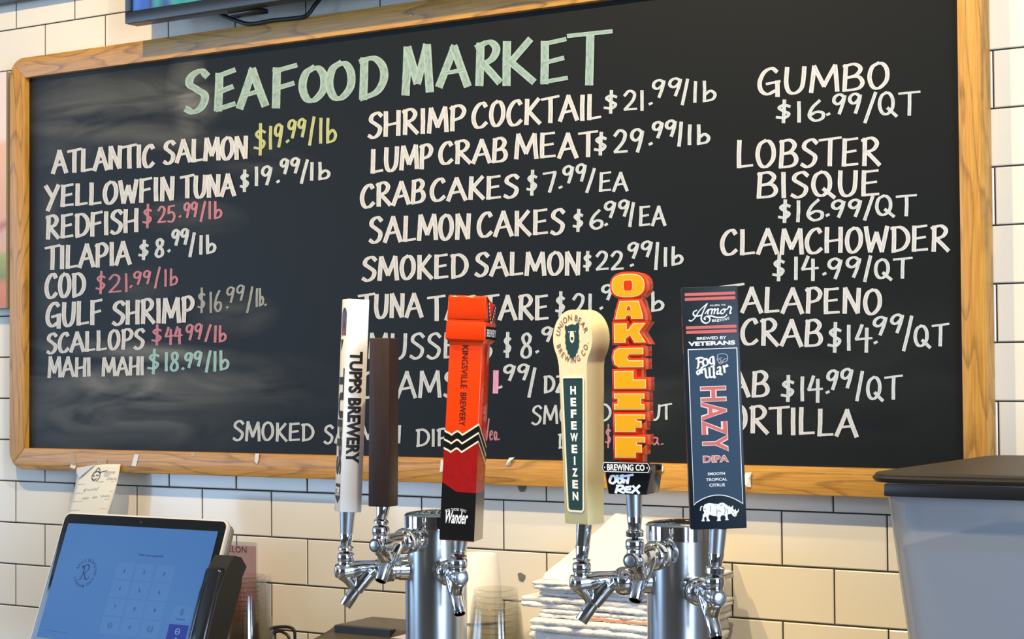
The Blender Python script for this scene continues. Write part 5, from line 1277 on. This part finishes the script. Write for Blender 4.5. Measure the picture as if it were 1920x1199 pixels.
# ---- frosted food bin with a black lid
BIN = mat('frosted translucent plastic', (.88, .92, .98), .42)
def frosted():
    nt, N, L, b = nodes(BIN); out = nt.nodes['Material Output']
    tl_ = N('ShaderNodeBsdfTranslucent'); tl_.inputs[0].default_value = (.88, .90, .94, 1)
    rf = N('ShaderNodeBsdfRefraction'); rf.inputs['Roughness'].default_value = .35; rf.inputs['IOR'].default_value = 1.02; rf.inputs[0].default_value = (.95, .96, .98, 1)
    df = N('ShaderNodeMixShader'); df.inputs[0].default_value = .55; L(b.outputs[0], df.inputs[1]); L(tl_.outputs[0], df.inputs[2])
    mx = N('ShaderNodeMixShader'); mx.inputs[0].default_value = .5; L(df.outputs[0], mx.inputs[1]); L(rf.outputs[0], mx.inputs[2]); L(mx.outputs[0], out.inputs[0])
    tc = N('ShaderNodeTexCoord'); nz = N('ShaderNodeTexNoise'); nz.inputs['Scale'].default_value = 350; L(tc.outputs['Object'], nz.inputs[0])
    bp = N('ShaderNodeBump'); bp.inputs['Strength'].default_value = .15; bp.inputs['Distance'].default_value = .0005; L(nz.outputs[0], bp.inputs['Height']); L(bp.outputs[0], b.inputs['Normal'])
frosted()
bc = at_depth(1632, 886, 1.80); BW, BDp = .33, .40; bz = bc.z - CT_Z
bn = empty('food_bin', at((bc.x, bc.y, CT_Z)), 'large frosted food bin with black lid at the right edge', 'bin')
def rr3(x0, x1, y0, y1, r, z):
    r = max(r, .004); return [Vector((x, y, z)) for x, y in rrect(x0, x1, y0, y1, r, 6)]
def shell(name, rings_, m_, parent, smooth=True, close=True):
    bm = bmesh.new(); R = [[bm.verts.new(p) for p in r] for r in rings_]; n = len(R[0])
    for a, b_ in zip(R, R[1:]):
        for i in range(n): bm.faces.new((a[i], a[(i + 1) % n], b_[(i + 1) % n], b_[i]))
    if close: bm.faces.new(R[0][::-1]); bm.faces.new(R[-1])
    return bobj(name, bm, m_, parent, smooth, 40)
tp = .045  # wall lean
zt_ = bz - .008
def br(z, inset=0.): k_ = (1 - z / bz) * tp + inset; return rr3(.004 + k_, BW - .004 - k_, .004 + k_, BDp - .004 - k_, .03, z)
shell('tub', [br(.0), br(.004), br(bz * .5), br(zt_), br(zt_, .002), br(bz * .5, .0022), br(.005, .0022)], BIN, bn)
LID = noisy(mat('black lid', (.034, .026, .017), .5, spec=.25), 220, .25, .15)
def lr(z, e, r=.034): return rr3(-.004 - e, BW + .004 + e, -.004 - e, BDp + .004 + e, r + e, z)
shell('lid', [lr(zt_ - .002, .0), lr(zt_ + .000, .002), lr(zt_ + .0022, .003), lr(zt_ + .0036, .0025), lr(zt_ + .0042, .0005), lr(zt_ + .0058, .0005), lr(zt_ + .0075, -.002), lr(zt_ + .0085, -.010), lr(zt_ + .0078, -.014), lr(zt_ + .0078, -.03)], LID, bn)
box('lid_lip', .016, BW - .010, -.0065, -.0015, zt_ - .0155, zt_ - .003, BLACKP, bn, .0015)
box('lid_lip', .016, BW - .010, BDp + .0015, BDp + .0065, zt_ - .0155, zt_ - .003, BLACKP, bn, .0015)
box('lid_catch', BW * .52, BW * .7, BDp * .5, BDp * .6, zt_ + .0072, zt_ + .0105, BLACKP, bn, .002)
ICE = noisy(mat('cloudy blue-white contents', (.46, .62, .92), .6), 60, .12)
fl_ = bz * .83
ice = shell('bin_contents', [br(.008, .006), br(fl_ * .5, .006), br(fl_, .006)], ICE, None); ice.location = bn.location
props(ice, 'cloudy pale blue contents filling the lower part of the frosted bin', 'bin contents', None, None)
